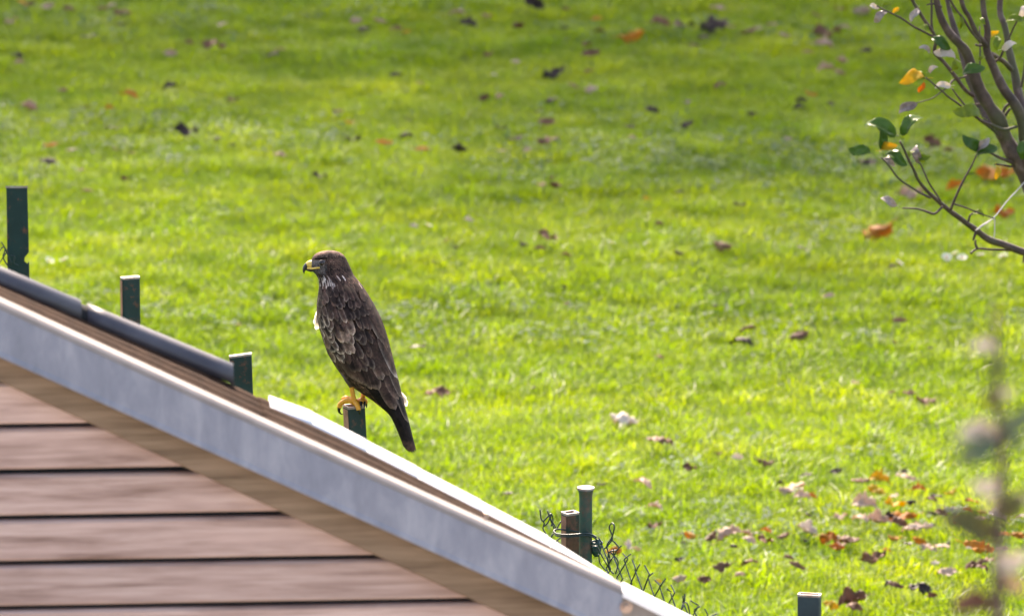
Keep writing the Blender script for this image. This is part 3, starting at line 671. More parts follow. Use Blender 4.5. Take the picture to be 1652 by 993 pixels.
for tok in LEAVES.split():
    x, y, k, sz = tok.split(','); x, y, sz = float(x), float(y), float(sz); rg = random.Random(NL * 31 + 5); NL += 1
    g0 = G(x, y, .05); g0.z = hgt(g0.x, g0.y) + rg.uniform(.048, .060); dist = (g0 - CAM).length
    size = sz * dist / F * rg.uniform(.95, 1.15)
    size *= 1.3 if y > 330 else 1.45
    yaw = rg.choice((0, math.pi)) + rg.uniform(-.6, .6)
    mt = Matrix.Rotation(rg.uniform(.1, .5), 4, 'X') @ Matrix.Rotation(yaw, 4, 'Z') @ Matrix.Rotation(rg.uniform(-.45, .45), 4, 'X') @ Matrix.Rotation(rg.uniform(-.25, .25), 4, 'Y') @ Matrix.Rotation(rg.choice((0, 0, 0, math.pi)), 4, 'X') @ Matrix.Scale(size, 4)
    mn, lab, grp = KIND[k]; lab, grp = where(lab, grp, x, y, sz)
    o = put(rg.choice(FALLEN), 'fallen_leaf', M[mn], g0, mt); tag(o, lab, 'leaf', grp)

# daisies
def daisy():
    mb = MB()
    for q in range(13):
        a = q * 2 * math.pi / 13; d = Vector((math.cos(a), math.sin(a), 0)); n_ = Vector((-d.y, d.x, 0))
        mb.add([d * .003, d * .009 + n_ * .0022 + Vector((0, 0, .002)), d * .013 + Vector((0, 0, .003)), d * .009 - n_ * .0022 + Vector((0, 0, .002))], [(0, 1, 2, 3)])
    a = bpy.data.meshes.new('petals'); a.from_pydata(mb.v, [], mb.f); a.materials.append(M['petal'])
    mb = MB(); mb.tube([(0, 0, -.001), (0, 0, .002), (0, 0, .0035)], [.004, .0038, .002], 10); b = bpy.data.meshes.new('flower_centre'); b.from_pydata(mb.v, [], mb.f); b.materials.append(M['leaf_yellow'])
    mb = MB(); mb.tube([(0, 0, -.05), (.002, 0, -.02), (0, 0, 0)], .0009, 5); c = bpy.data.meshes.new('stem'); c.from_pydata(mb.v, [], mb.f); c.materials.append(M['clover'])
    return a, b, c
DA = daisy()
for x, y in ((80, 420), (103, 419), (1527, 415), (1540, 409), (1552, 415), (1582, 411), (1618, 413), (1451, 424), (1044, 392), (986, 391), (690, 363)):
    g0 = G(x, y, .05); e = empty('daisy', g0); tag(e, 'small white daisy flower standing in the short grass', 'flower', 'daisies in the lawn')
    e.rotation_euler = (random.uniform(.2, .7), random.uniform(-.3, .3), random.uniform(0, 6)); e.scale = (1.35,) * 3
    for nm, me in zip(('petals', 'flower_centre', 'stem'), DA):
        o = bpy.data.objects.new(nm, me); C.objects.link(o); o.parent = e

# ------------------------------------------------------------------ young apple tree at the right
TY = 19.7
PXM = 1 / 655.0
tree = empty('apple_tree', (P(1760, 420, TY).x, TY, 0)); TO = tree.location
tag(tree, 'small apple tree with bare twigs and few autumn leaves', 'tree')
def limb(name, pts, r0, r1, dy=(0, 0), parent=tree, n=8, mat=None):
    k = len(pts); wp = []
    for i, (x, y) in enumerate(pts):
        f = i / (k - 1); wp.append(P(x, y, TY + dy[0] + (dy[1] - dy[0]) * f))
    cp = catmull(wp, 5); kk = len(cp)
    cp = [p + Vector((noise.noise(p * 21), noise.noise(p * 21 + Vector((5, 5, 5))), noise.noise(p * 21 + Vector((9, 1, 3))))) * .0025 for p in cp]
    rad = [(r0 + (r1 - r0) * i / (kk - 1)) * PXM * .84 * (1 + .14 * noise.noise(cp[i] * 35)) for i in range(kk)]
    mb = MB(); mb.tube(cp, rad, n); return mb.build(name, mat or M['bark'], parent, TO, smooth=True)
b0 = Vector((TO.x, TY, -.03)); j0 = P(1664, 330, TY)
mb = MB(); tp = catmull([b0, b0 + Vector((.01, .0, .4)), b0 + Vector((-.01, .01, .9)), P(1722, 470, TY), P(1694, 370, TY), P(1671, 310, TY), P(1650, 262, TY)], 6)
mb.tube(tp, [.045 - .019 * i / (len(tp) - 1) for i in range(len(tp))], 12); mb.build('trunk', M['bark'], tree, TO, smooth=True)
limb('limb', [(1652, 275), (1645, 262), (1630, 239), (1619, 216), (1611, 194), (1591, 164), (1576, 136), (1566, 106), (1556, 80), (1541, 64), (1526, 46), (1512, 5), (1495, -90), (1470, -260), (1440, -420)], 18, 3, (0, -.12), n=10)
limb('limb', [(1605, 205), (1591, 186), (1576, 156), (1561, 118), (1551, 86), (1537, 38), (1528, 0), (1510, -120), (1505, -330)], 10, 3, (.03, .25))
limb('limb', [(1658, 268), (1654, 225), (1648, 191), (1637, 169), (1619, 143), (1604, 111), (1591, 78), (1593, 45), (1586, 0), (1590, -140), (1570, -380)], 13, 3.5, (-.02, -.1), n=10)
limb('limb', [(1592, 80), (1588, 71), (1576, 55), (1564, 28), (1551, 0), (1530, -120)], 6.5, 4, (-.06, -.15))
limb('limb', [(1652, 190), (1648, 166), (1642, 141), (1634, 106), (1627, 76), (1620, 40), (1614, 0), (1630, -150), (1640, -360)], 10, 4, (.02, .15))
limb('limb', [(1632, 112), (1614, 96), (1598, 86)], 5, 4.4, (.05, -.05))
lowb = limb('limb', [(1690, 412), (1652, 407), (1620, 395), (1594, 385), (1572, 370), (1549, 353), (1527, 335), (1507, 319), (1490, 302), (1477, 280), (1465, 254), (1452, 228)], 8, 1.8, (0, -.35))
mb = MB(); mb.tube([P(1704, 402, TY), P(1680, 405, TY), P(1655, 406, TY)], [.016, .013, .011], 8); mb.build('limb', M['bark'], tree, TO, smooth=True)
TW = [([(1571, 156), (1556, 144), (1541, 123), (1523, 101), (1508, 84), (1509, 60), (1486, 25), (1472, 0), (1450, -60)], 4, 3.2, 0, -.1), ([(1506, 55), (1504, 40), (1502, 0), (1500, -60)], 2.6, 2.2, 0, 0),
      ([(1509, 60), (1483, 48), (1455, 31), (1433, 19), (1415, 10)], 2.4, 1.4, -.1, -.2), ([(1634, 247), (1614, 222), (1586, 199), (1571, 186), (1541, 164), (1518, 146), (1494, 126)], 3, 1.6, 0, -.25),
      ([(1639, 204), (1619, 209), (1596, 201), (1576, 189), (1556, 169), (1536, 143)], 3.6, 1.8, -.05, -.2), ([(1560, 122), (1548, 126), (1536, 131), (1530, 140), (1518, 149), (1503, 159), (1478, 166)], 2.2, 1.2, 0, -.1),
      ([(1581, 68), (1566, 50), (1551, 25), (1532, 0), (1520, -40)], 2.8, 2, -.1, -.2), ([(1604, 100), (1614, 93), (1624, 70), (1638, 40), (1644, 25)], 2.6, 1.6, -.05, -.15), ([(1580, 128), (1581, 90), (1581, 43)], 2, 1.4, .05, .1),
      ([(1501, 319), (1473, 305), (1450, 287), (1434, 267), (1422, 254)], 2.6, 1.6, -.25, -.3), ([(1518, 325), (1501, 299), (1486, 267), (1480, 262)], 2, 1.3, -.25, -.25), ([(1533, 338), (1541, 319), (1555, 291), (1567, 270), (1576, 249)], 2.8, 1.5, -.2, -.25),
      ([(1521, 333), (1508, 344), (1495, 341), (1479, 337), (1455, 335)], 2.8, 1.5, -.22, -.25), ([(1539, 328), (1577, 342), (1603, 352)], 1.8, 1.2, -.2, -.15), ([(1634, 404), (1600, 402), (1577, 401), (1566, 408)], 2.6, 2, -.05, -.1), ([(1577, 401), (1573, 392), (1574, 386)], 3, 1.5, -.1, -.1),
      ([(1645, 266), (1620, 258), (1597, 246)], 4, 2.4, 0, -.1), ([(1650, 270), (1625, 268), (1605, 265)], 2.4, 1.6, 0, -.05), ([(1618, 200), (1622, 185), (1630, 175)], 4, 2.5, 0, 0), ([(1614, 192), (1622, 172), (1636, 165)], 3, 2.5, 0, 0),
      ([(1576, 372), (1573, 380), (1571, 388)], 3.5, 2, -.15, -.15), ([(1562, 358), (1565, 348), (1573, 343)], 2.4, 1.6, -.15, -.15), ([(1652, 412), (1650, 424)], 2.5, 1.2, 0, 0), ([(1590, 74), (1577, 74), (1574, 72)], 2.5, 2.2, -.06, -.06), ([(1520, 12), (1508, 6), (1494, 8)], 3, 1.2, -.1, -.1), ([(1582, 168), (1572, 169), (1566, 168)], 2, 1, 0, 0),
      ([(1648, 140), (1652, 120), (1655, 80)], 3, 2, 0, 0)]
for pts, r0, r1, d0, d1 in TW: limb('twig', pts, r0 * 1.05, r1, (d0, d1), n=6)
limb('tie_string', [(1660, 287), (1652, 294), (1625, 325), (1605, 350), (1577, 371)], 1.3, 1.1, (-.02, -.15), n=5, mat=M['string'])
limb('tie_string', [(1605, 350), (1604, 366), (1603, 384)], 1.1, 1, (-.1, -.1), n=5, mat=M['string'])
limb('tie_string', [(1605, 352), (1590, 360), (1574, 372)], 1.1, 1.1, (-.1, -.16), n=5, mat=M['string'])
LIVE = [leaf_mesh('leaf', 1.4, .7, .8, .5, .04, 11, .006, .06), leaf_mesh('leaf', 1.8, .5, -1.0, .52, .04, 12, .006, .07), leaf_mesh('leaf', 1.0, 1.3, 1.2, .5, .05, 13, .006, .06)]
def live_leaf(parent, bpx, tpx, Y, mat, i, wide=1.0):
    a = P(*bpx, Y); b = P(*tpx, Y - .02 + .04 * ((i * 7) % 5) / 5); d = b - a; L_ = max(d.length, .005); x = d.normalized()
    rg = random.Random(i); nrm = Vector((rg.uniform(-.5, .5), -.85, rg.uniform(.25, .8))); y = nrm.cross(x).normalized(); z = x.cross(y)
    mt = Matrix((x * L_, y * L_ * wide, z * L_)).transposed().to_4x4()
    return put(LIVE[i % 3], 'leaf', mat, (a + b) / 2, mt, parent)
g_, l_, y_, w_, gr, o_ = M['tree_leaf'], M['tree_leaf_lime'], M['leaf_yellow'], M['leaf_pale'], M['tree_leaf_grey'], M['leaf_orange']
TL = [((1446, 218), (1394, 202), g_), ((1452, 217), (1490, 190), g_), ((1424, 242), (1414, 205), g_), ((1420, 243), (1448, 234), y_), ((1405, 247), (1368, 240), g_), ((1426, 250), (1464, 267), g_), ((1422, 257), (1444, 268), gr),
      ((1480, 264), (1479, 234), gr), ((1480, 262), (1502, 252), l_), ((1447, 332), (1420, 320), gr), ((1575, 246), (1553, 218), g_), ((1576, 246), (1596, 222), gr), ((1576, 251), (1610, 238), g_), ((1583, 189), (1537, 179), l_), ((1562, 186), (1538, 182), g_),
      ((1606, 266), (1607, 290), y_), ((1652, 226), (1648, 258), g_), ((1510, 62), (1524, 88), g_), ((1502, 62), (1534, 80), g_), ((1542, 96), (1506, 84), w_), ((1500, 84), (1482, 78), gr), ((1552, 122), (1590, 109), g_), ((1540, 96), (1534, 116), l_), ((1534, 138), (1508, 143), w_),
      ((1480, 166), (1450, 184), gr), ((1494, 126), (1451, 134), y_), ((1490, 132), (1482, 150), o_), ((1494, 128), (1477, 118), l_), ((1498, 116), (1513, 108), w_), ((1548, 26), (1550, 46), l_), ((1608, 58), (1608, 82), l_), ((1616, 80), (1640, 70), w_), ((1420, 12), (1403, 10), w_), ((1424, 14), (1438, 4), l_),
      ((1432, 20), (1410, 36), gr), ((1480, 14), (1470, 36), gr), ((1652, 32), (1622, 36), l_), ((1642, 28), (1656, 10), w_), ((1580, 30), (1590, 40), l_), ((1492, 262), (1480, 246), l_), ((1570, 342), (1588, 350), l_), ((1532, 10), (1546, 22), l_), ((1440, 22), (1450, 12), y_), ((1466, 256), (1476, 244), l_), ((1560, 284), (1572, 278), l_), ((1600, 60), (1612, 50), y_), ((1578, 96), (1590, 92), l_), ((1500, 50), (1490, 40), l_)]
for i, (a, b, m_) in enumerate(TL): live_leaf(tree, a, b, TY - .15, m_, i, 1.0)
rg = random.Random(5)
for i in range(26):    # leaves on the part of the crown above the frame
    x, y = rg.uniform(1430, 1680), rg.uniform(-380, -40); a = rg.uniform(0, 6.28); live_leaf(tree, (x, y), (x + 40 * math.cos(a), y + 40 * math.sin(a)), TY + rg.uniform(-.2, .2), rg.choice((g_, l_, g_, y_)), i, 1.2)

# ------------------------------------------------------------------ thin sapling close to the camera, bottom right
YS = 7.5; sap = empty('sapling', (P(1610, 993, YS).x, YS, 0)); TO2 = sap.location
tag(sap, 'thin young tree shoot with few broad autumn leaves, close to the viewer', 'sapling')
st = [Vector((TO2.x - .02, YS, -.02)), Vector((TO2.x + .015, YS, 1.2)), Vector((TO2.x - .01, YS, 2.6))] + [P(x, y, YS) for x, y in ((1610, 993), (1608, 870), (1615, 800), (1616, 720), (1610, 640), (1607, 560), (1604, 512))]
cp = catmull(st, 6); mb = MB(); mb.tube(cp, [.0085 - .0055 * (i / (len(cp) - 1)) ** .8 for i in range(len(cp))], 8); mb.build('stem', M['bark'], sap, TO2, smooth=True)
ol = M['tree_leaf_olive']; dg = mat_leaf('sapling_leaf', (.10, .15, .08), (.20, .24, .15), .4, .35); gr = M['leaf_pale']
SL = [((1604, 560), (1566, 568), w_), ((1606, 590), (1588, 612), l_), ((1608, 600), (1622, 585), l_), ((1608, 650), (1580, 640), l_), ((1610, 640), (1634, 628), w_), ((1612, 660), (1608, 625), ol), ((1616, 700), (1660, 650), dg), ((1616, 705), (1650, 720), dg), ((1614, 715), (1540, 735), dg), ((1612, 700), (1560, 690), gr), ((1590, 700), (1545, 712), gr),
      ((1614, 800), (1566, 778), gr), ((1612, 806), (1590, 815), w_), ((1606, 860), (1515, 842), ol), ((1614, 835), (1668, 800), ol), ((1610, 920), (1660, 890), gr), ((1612, 935), (1656, 950), M['leaf_tan']), ((1606, 985), (1535, 970), M['leaf_brown']), ((1608, 515), (1600, 500), M['leaf_brown'])]
for i, (a, b, m_) in enumerate(SL): live_leaf(sap, a, b, YS, m_, i + 50, 1.15)

# ------------------------------------------------------------------ the buzzard
K = 740.0
BX, BY = 573.0, 652.0
foot = P(BX, BY, 17.17)
bird = empty('buzzard', foot); BO = foot.copy()
tag(bird, 'dark brown buzzard perched on a fence post, looking left', 'bird')
SIL = [(403, 527, 536), (404.5, 518, 543), (407, 511, 549), (411, 506, 554), (416, 502.5, 557.5), (422, 501, 560.5), (428, 500.5, 563), (433, 502, 565.5), (438, 505, 567.5), (443, 510, 570), (450, 514, 576), (460, 515, 584), (475, 513, 594), (490, 511, 603), (510, 511, 613), (530, 515.5, 621),
       (550, 522, 627), (570, 529, 632), (590, 541, 637), (610, 555, 642), (622, 567, 645), (634, 584, 648), (645, 601, 651), (657, 616, 654), (669, 630, 657.5), (690, 640, 663), (710, 648, 668), (722, 652.5, 671.5), (735, 657, 675)]
DEP = [(403, 7), (404.5, 11), (407, 15), (411, 18), (416, 20), (424, 22), (436, 23), (445, 25), (455, 30), (470, 39), (490, 47), (510, 52), (530, 53), (560, 51), (590, 46), (610, 40), (622, 35), (634, 29), (645, 23), (657, 18), (680, 12), (710, 8), (735, 6)]
def sil(y): l, r = interp(SIL, y, 1), interp(SIL, y, 2); return (l + r) / 2, (r - l) / 2
def wcen(y): return -(sil(y)[0] - 585) * .45
def UVW(u, v, w): return foot + RT * (u / K) + UP * (v / K) + FW * (w / K)          # all in photo pixels, w away from the viewer
def surf_phi(y, phi, lift=0.0):
    c, a = sil(y); b = interp(DEP, y, 1)
    return UVW(c + (a + lift * .35) * math.cos(phi) - BX, BY - y, wcen(y) + (b + lift) * math.sin(phi))
def surf_x(x, y, side, lift):
    c, a = sil(y); q = (x - c) / a; lim = 1.01 if side < 0 else .9; q = max(-lim, min(lim, q)); x = c + q * a; b = interp(DEP, y, 1); s_ = math.sqrt(max(0, 1 - min(1, abs(q)) ** 2))
    return UVW(x - BX, BY - y, wcen(y) + side * (b * s_ + lift * (.35 + .65 * s_)))
# body: one lofted skin from crown to under-tail, with the two thighs
mb = MB(); ys = [403, 404.5, 407, 411, 416, 422, 428, 433, 438, 443, 448, 455, 462, 470, 480, 490, 500, 512, 525, 540, 555, 570, 585, 600, 612, 622, 634, 645, 657, 669, 680]; n = 28; vs = []
for y in ys:
    for j in range(n): vs.append(surf_phi(y, 2 * math.pi * j / n, -2.0 if y > 440 else -.6))
fs = [(i * n + j, i * n + (j + 1) % n, (i + 1) * n + (j + 1) % n, (i + 1) * n + j) for i in range(len(ys) - 1) for j in range(n)] + [tuple(range(n))[::-1], tuple(range((len(ys) - 1) * n, len(ys) * n))]
mb.add(vs, fs)
LEG1 = [(563, 596, -14), (566, 612, -16), (568, 624, -16)]; LEG2 = [(588, 600, 10), (587, 620, 8), (586, 634, 6)]
for lg in (LEG1, LEG2): mb.tube([UVW(x - BX, BY - y, w) for x, y, w in lg], [15 / K, 10 / K, 4.2 / K], 12)
body = mb.build('body', M['bird_body'], bird, BO, smooth=True)

def prof(t):
    a = min(1, (t / .3)) ; w = .55 + .45 * (1 - (1 - a) ** 2)
    if t > .62: w *= math.sqrt(max(0, 1 - ((t - .62) / .38) ** 2)) ** .9
    return w
def mixc(a, b, f): return tuple(a[i] + (b[i] - a[i]) * f for i in range(3))
def feather(mb, fn, L_, W, base, rim, rs, lift0, lift1, n=9, m_=3, bar=0, arch=1.0, tipc=None):
    """fn(t, lateral_px, lift_px) -> point"""
    vs, cols = [], []; w = 2 * m_ + 1; sk = rg.uniform(.3, 1.1)
    for i in range(n + 1):
        t = i / n; half = W / 2 * prof(t)
        for j in range(-m_, m_ + 1):
            q = j / m_; vs.append(fn(t, q * half, lift0 + (lift1 - lift0) * t + arch * (1 - q * q)))
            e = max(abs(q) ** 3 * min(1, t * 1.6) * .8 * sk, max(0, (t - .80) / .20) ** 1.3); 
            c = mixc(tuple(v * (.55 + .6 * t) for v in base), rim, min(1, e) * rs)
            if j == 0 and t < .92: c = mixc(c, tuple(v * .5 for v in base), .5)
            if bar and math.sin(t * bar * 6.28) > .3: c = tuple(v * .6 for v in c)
            if tipc and t > .85: c = mixc(c, tipc, .7)
            cols.append(c)
    mb.add(vs, [(i * w + j, i * w + j + 1, (i + 1) * w + j + 1, (i + 1) * w + j) for i in range(n) for j in range(w - 1)], cols)
def px_fn(bx, by, ang, L_, side, bend=0.0):
    dx, dy = math.cos(R(ang)), math.sin(R(ang)); nx, ny = -dy, dx
    def fn(t, lat, lift):
        s_ = lat + bend * t * t; return surf_x(bx + dx * L_ * t + nx * s_, by + dy * L_ * t + ny * s_, side, lift)
    return fn
def phi_fn(y0, phi, L_, skew=0.0):
    def fn(t, lat, lift):
        y = max(403.3, min(734, y0 + L_ * t)); c, a = sil(y); b = interp(DEP, y, 1); r = math.sqrt((a * math.sin(phi)) ** 2 + (b * math.cos(phi)) ** 2) + 2
        return surf_phi(y, phi + (lat + skew * t) / r, lift)
    return fn
DK = (.022, .0135, .0115); MD = (.10, .058, .044); LT = (.29, .185, .135); PALE = (.72, .56, .44); WH = (.78, .68, .60); BK = (.014, .011, .010)
rg = random.Random(21)
# small contour feathers over head, neck, breast, back (too small to pick apart)
mb = MB(); y = 646.0
while y > 403.6:
    big = 0 if y < 442 else min(1, (y - 442) / 60)
    L_ = 8 + 13 * big; W = 4.2 + 6.0 * big; c, a = sil(y); b = interp(DEP, y, 1); cnt = max(8, int(2 * math.pi * math.sqrt((a * a + b * b) / 2) / (W * .62)))
    for q in range(cnt):
        phi = 2 * math.pi * (q + rg.uniform(-.3, .3)) / cnt + y * .37; x = c + a * math.cos(phi); front = math.sin(phi) < 0
        base = mixc(DK, MD, rg.random() ** 1.3); rim = mixc(MD, LT, rg.random()); rs = rg.uniform(.3, 1); slim = 1; dk = rg.uniform(.7, 1.25); base = tuple(v * dk for v in base)
        if y < 432:
            base = mixc(DK, MD, rg.uniform(.3, 1)); rim = mixc(LT, PALE, rg.random() * .5); rs = rg.uniform(.1, .75)
            if y < 411: base = mixc(MD, LT, rg.uniform(.2, .8))
            if x < 524 and y > 418: base = (.13, .12, .12)
        elif y < 466 and (x < 556 or rg.random() < .35):
            if rg.random() < ((.34 if x < 548 else .12) if y > 446 else 0): base = mixc(LT, WH, rg.random()); rim = WH; slim = .5
        if 426 < y < 441 and x < 527: base = (.07, .06, .055); rim = (.25, .23, .21)
        if x < 518 and y > 475 and not front: base = WH if rg.random() < .5 else PALE
        if math.sin(phi) > .2 and math.cos(phi) < -.3 and y > 460: base = mixc(PALE, WH, rg.random()); rim = WH        # pale breast on the far side
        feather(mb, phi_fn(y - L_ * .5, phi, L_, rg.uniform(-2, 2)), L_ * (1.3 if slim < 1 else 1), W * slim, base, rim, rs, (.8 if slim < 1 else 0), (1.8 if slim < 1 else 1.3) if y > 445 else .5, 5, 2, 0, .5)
    y -= L_ * .36
pl = mb.build('contour_feathers', M['feather'], bird, BO, smooth=True); tag(pl, kind='stuff')
# white fluff under the tail, catching the sun, and a tuft of breast feathers
mb = MB()
def free_fn(bx, by, ang, L_, w0):
    dx, dy = math.cos(R(ang)), math.sin(R(ang))
    return lambda t, lat, lift: UVW(bx + dx * L_ * t - dy * lat - BX, BY - (by + dy * L_ * t + dx * lat), w0 + lift)
for q in range(6): feather(mb, free_fn(643.5 + q * .9, 630 + q * 2.2, 60 + rg.uniform(-14, 14), 17, wcen(650) + 4 + q), 17, 7, WH, WH, .5, 0, 2, 6, 2)
for q in range(7): feather(mb, free_fn(514.5 + rg.uniform(-1, 2), 500 + q * 2.6, 112 + rg.uniform(-10, 8), 17, wcen(512) + 8 + q), 17, 8, WH, WH, .5, 0, 2, 6, 2)
tag(mb.build('white_down', M['down'], bird, BO, smooth=True), kind='stuff')

def fobj(parent, *a, **k):
    m2 = MB(); feather(m2, *a, **k); return m2.build('feather', M['feather'], parent, BO, smooth=True)
# tail
m2 = MB(); feather(m2, px_fn(624, 636, 64, 96, -1), 96, 16, BK, DK, .3, 1, 1, 10, 3, 7); tail = m2.build('tail', M['feather'], bird, BO, smooth=True)
tips = [(653, 720), (656, 724), (659, 727), (662, 729), (666, 730), (669, 729), (672, 727)]
for i, (tx, ty) in enumerate(tips):
    bx, by = 618 + i * 3.2, 625 + i * 1.0; L_ = math.hypot(tx - bx, ty - by); ang = math.degrees(math.atan2(ty - by, tx - bx))
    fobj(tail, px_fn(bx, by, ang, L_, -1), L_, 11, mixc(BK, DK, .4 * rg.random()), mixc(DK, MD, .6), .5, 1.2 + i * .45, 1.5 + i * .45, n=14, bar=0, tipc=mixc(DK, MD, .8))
# wings: near one towards the viewer (side -1), far one mirrored
def wing(side):
    m2 = MB(); core = MB()
    # covert rows, laid from the rear forwards
    rows = [((533, 580), (603, 596), 9, 34, 15, .55, 5.2), ((527, 562), (601, 572), 10, 29, 14, .6, 6.2), ((521, 546), (600, 550), 10, 26, 13, .6, 7.0), ((516, 528), (601, 530), 11, 24, 12.5, .55, 7.7),
            ((514, 511), (600, 512), 11, 23, 12, .45, 8.2), ((514, 494), (598, 495), 11, 22, 11.5, .35, 8.6), ((515, 479), (592, 480), 10, 20, 11, .3, 8.8)]
    for (xa, ya), (xb, yb), cnt, L0, W0, rs, lf in rows:
        cnt = int(cnt * 1.35); lf += 0
        for q in range(cnt):
            f = q / (cnt - 1); L_ = L0 * rg.uniform(.85, 1.35); W = W0 * rg.uniform(.62, 1.0); tx, ty = xa + (xb - xa) * f + rg.uniform(-3.5, 3.5), ya + (yb - ya) * f + 6 * math.sin(f * math.pi) + rg.uniform(-6, 6); ang = 58 + 10 * f + rg.uniform(-11, 11) + (14 if ya < 520 else 0) * (1 - f)
            bx, by = tx - math.cos(R(ang)) * L_, ty - math.sin(R(ang)) * L_
            base = mixc(DK, MD, rg.random() ** 1.5 * 1.2); rim = mixc(MD, PALE, rg.random() ** 1.3)
            d1 = math.hypot(tx - 572, (ty - 556)); d2 = math.hypot((tx - 530) * 1.3, ty - 538)
            if d1 < 20: base = mixc(MD, LT, rg.uniform(.3, 1)); rim = PALE
            if d2 < 24 and rg.random() < .75: base = mixc(DK, MD, rg.random()); rim = mixc(PALE, WH, rg.random() * .8)
            rs3 = rs * rg.uniform(.7, 2.1)
            if d2 < 24 or (math.hypot((tx - 547) * .8, ty - 572) < 18 and rg.random() < .6): rs3 = rs * 2.2; rim = mixc(PALE, WH, rg.random() * .6)
            rs2 = rs3
            if f > .72: base = mixc(DK, MD, rg.random() * .6); rs2 = rs * .6
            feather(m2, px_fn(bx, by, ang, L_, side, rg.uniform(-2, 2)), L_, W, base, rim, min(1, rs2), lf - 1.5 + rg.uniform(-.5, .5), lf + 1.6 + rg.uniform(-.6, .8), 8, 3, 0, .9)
    wg = m2.build('wing', M['feather'], bird, BO, smooth=True); tag(wg, label='folded wing with rows of pale-edged covert feathers')
    F_ = []
    for i in range(7):     # primaries, the longest and darkest
        F_.append(((578 + i * 3.5, 592 + i * 2), (630 + i * 4.0, 668 + i * 5.2), 13, mixc(BK, DK, .3 * rg.random()), DK, .4, 2.0 + i * .25))
    for i in range(8):     # secondaries
        F_.append(((543 + i * 7, 560 + i * 1.5), (574 + i * 5.6, 617 + i * 2.0 - (i - 4) ** 2 * .3), 17, mixc(DK, MD, .25 + .5 * rg.random()), mixc(LT, PALE, .35), .5, 3.6 + i * .18))
    F_ += [((592, 560), (619, 612), 19, mixc(DK, MD, .7), PALE, .45, 5.2), ((602, 585), (640, 660), 22, mixc(DK, MD, .35), mixc(LT, PALE, .3), .5, 4.6), ((612, 575), (645, 643), 20, mixc(DK, MD, .5), mixc(LT, PALE, .3), .5, 5.2),
           ((600, 548), (629, 606), 18, mixc(DK, MD, .4), LT, .5, 5.8)]
    for (bx, by), (tx, ty), W, base, rim, rs, lf in F_:
        L_ = math.hypot(tx - bx, ty - by); ang = math.degrees(math.atan2(ty - by, tx - bx))
        fobj(wg, px_fn(bx, by, ang, L_, side, rg.uniform(-2.5, 2.5)), L_, W, base, rim, rs, lf - .8, lf + .8, n=12)
    # the edge of the other wing shows along the back
    return wg
wn = wing(-1); wf = wing(1)
m2 = MB()
feather(m2, px_fn(600, 508, 66, 64, -1, -6), 64, 16, mixc(DK, MD, .6), PALE, .5, 7.5, 8.2, 10, 3); bkw = m2.build('back_wing_edge', M['feather'], bird, BO, smooth=True)
for (bx, by), (tx, ty), W, base, rim, rs, lf in [((606, 500), (636, 578), 18, mixc(DK, MD, .8), LT, .5, 8.2), ((612, 540), (643, 612), 15, mixc(DK, MD, .6), WH, 1.0, 7.9), ((618, 560), (650, 645), 13, mixc(DK, MD, .4), PALE, .5, 6.6), ((630, 600), (658, 682), 10, BK, PALE, .4, 5.8),
                                                ((598, 486), (626, 548), 18, mixc(DK, MD, .6), LT, .4, 8.8), ((590, 474), (614, 528), 18, mixc(DK, MD, .4), MD, .4, 9.2)]:
    L_ = math.hypot(tx - bx, ty - by); ang = math.degrees(math.atan2(ty - by, tx - bx))
    fobj(bkw, px_fn(bx, by, ang, L_, -1, -2), L_, W, base, rim, rs, lf - .6, lf + .6, n=12)
# head: beak, cere, gape, eyes
wh = wcen(425)
def ov_loft(mb, secs, n=12):
    vs = []
    for x, y, h, w, tilt in secs:
        for j in range(n):
            a = 2 * math.pi * j / n; dx, dy = math.sin(R(tilt)) * math.cos(a) * h, math.cos(R(tilt)) * math.cos(a) * h
            vs.append(UVW(x + dx - BX, BY - (y + dy), wh + w * math.sin(a)))
    k = len(secs); mb.add(vs, [(i * n + j, i * n + (j + 1) % n, (i + 1) * n + (j + 1) % n, (i + 1) * n + j) for i in range(k - 1) for j in range(n)] + [tuple(range(n))[::-1], tuple(range((k - 1) * n, k * n))])
mb = MB(); ov_loft(mb, [(506, 426.5, 8.2, 9.5, 0), (501, 426.2, 7.4, 8.0, 5), (497.5, 426.6, 6.6, 6.2, 10), (494.6, 427.8, 5.6, 5.0, 18)]); cere = mb.build('cere', M['cere'], bird, BO, smooth=True)
mb = MB(); ov_loft(mb, [(496, 427.4, 5.4, 5.0, 14), (493.4, 428.8, 5.0, 4.4, 24), (491.0, 431.4, 4.0, 3.4, 42), (489.6, 434.8, 2.7, 2.3, 62), (489.2, 438, 1.6, 1.4, 80), (490.2, 441.2, .4, .4, 95)]); bk = mb.build('beak', M['beak'], bird, BO, smooth=True)
mb = MB(); ov_loft(mb, [(508, 435.5, 2.6, 6.5, 0), (500, 435.6, 2.3, 4.6, 0), (494.5, 434.8, 1.6, 2.6, 8), (492.2, 434.2, .6, 1.0, 8)]); mb.build('lower_beak', M['beak'], bk, BO, smooth=True)
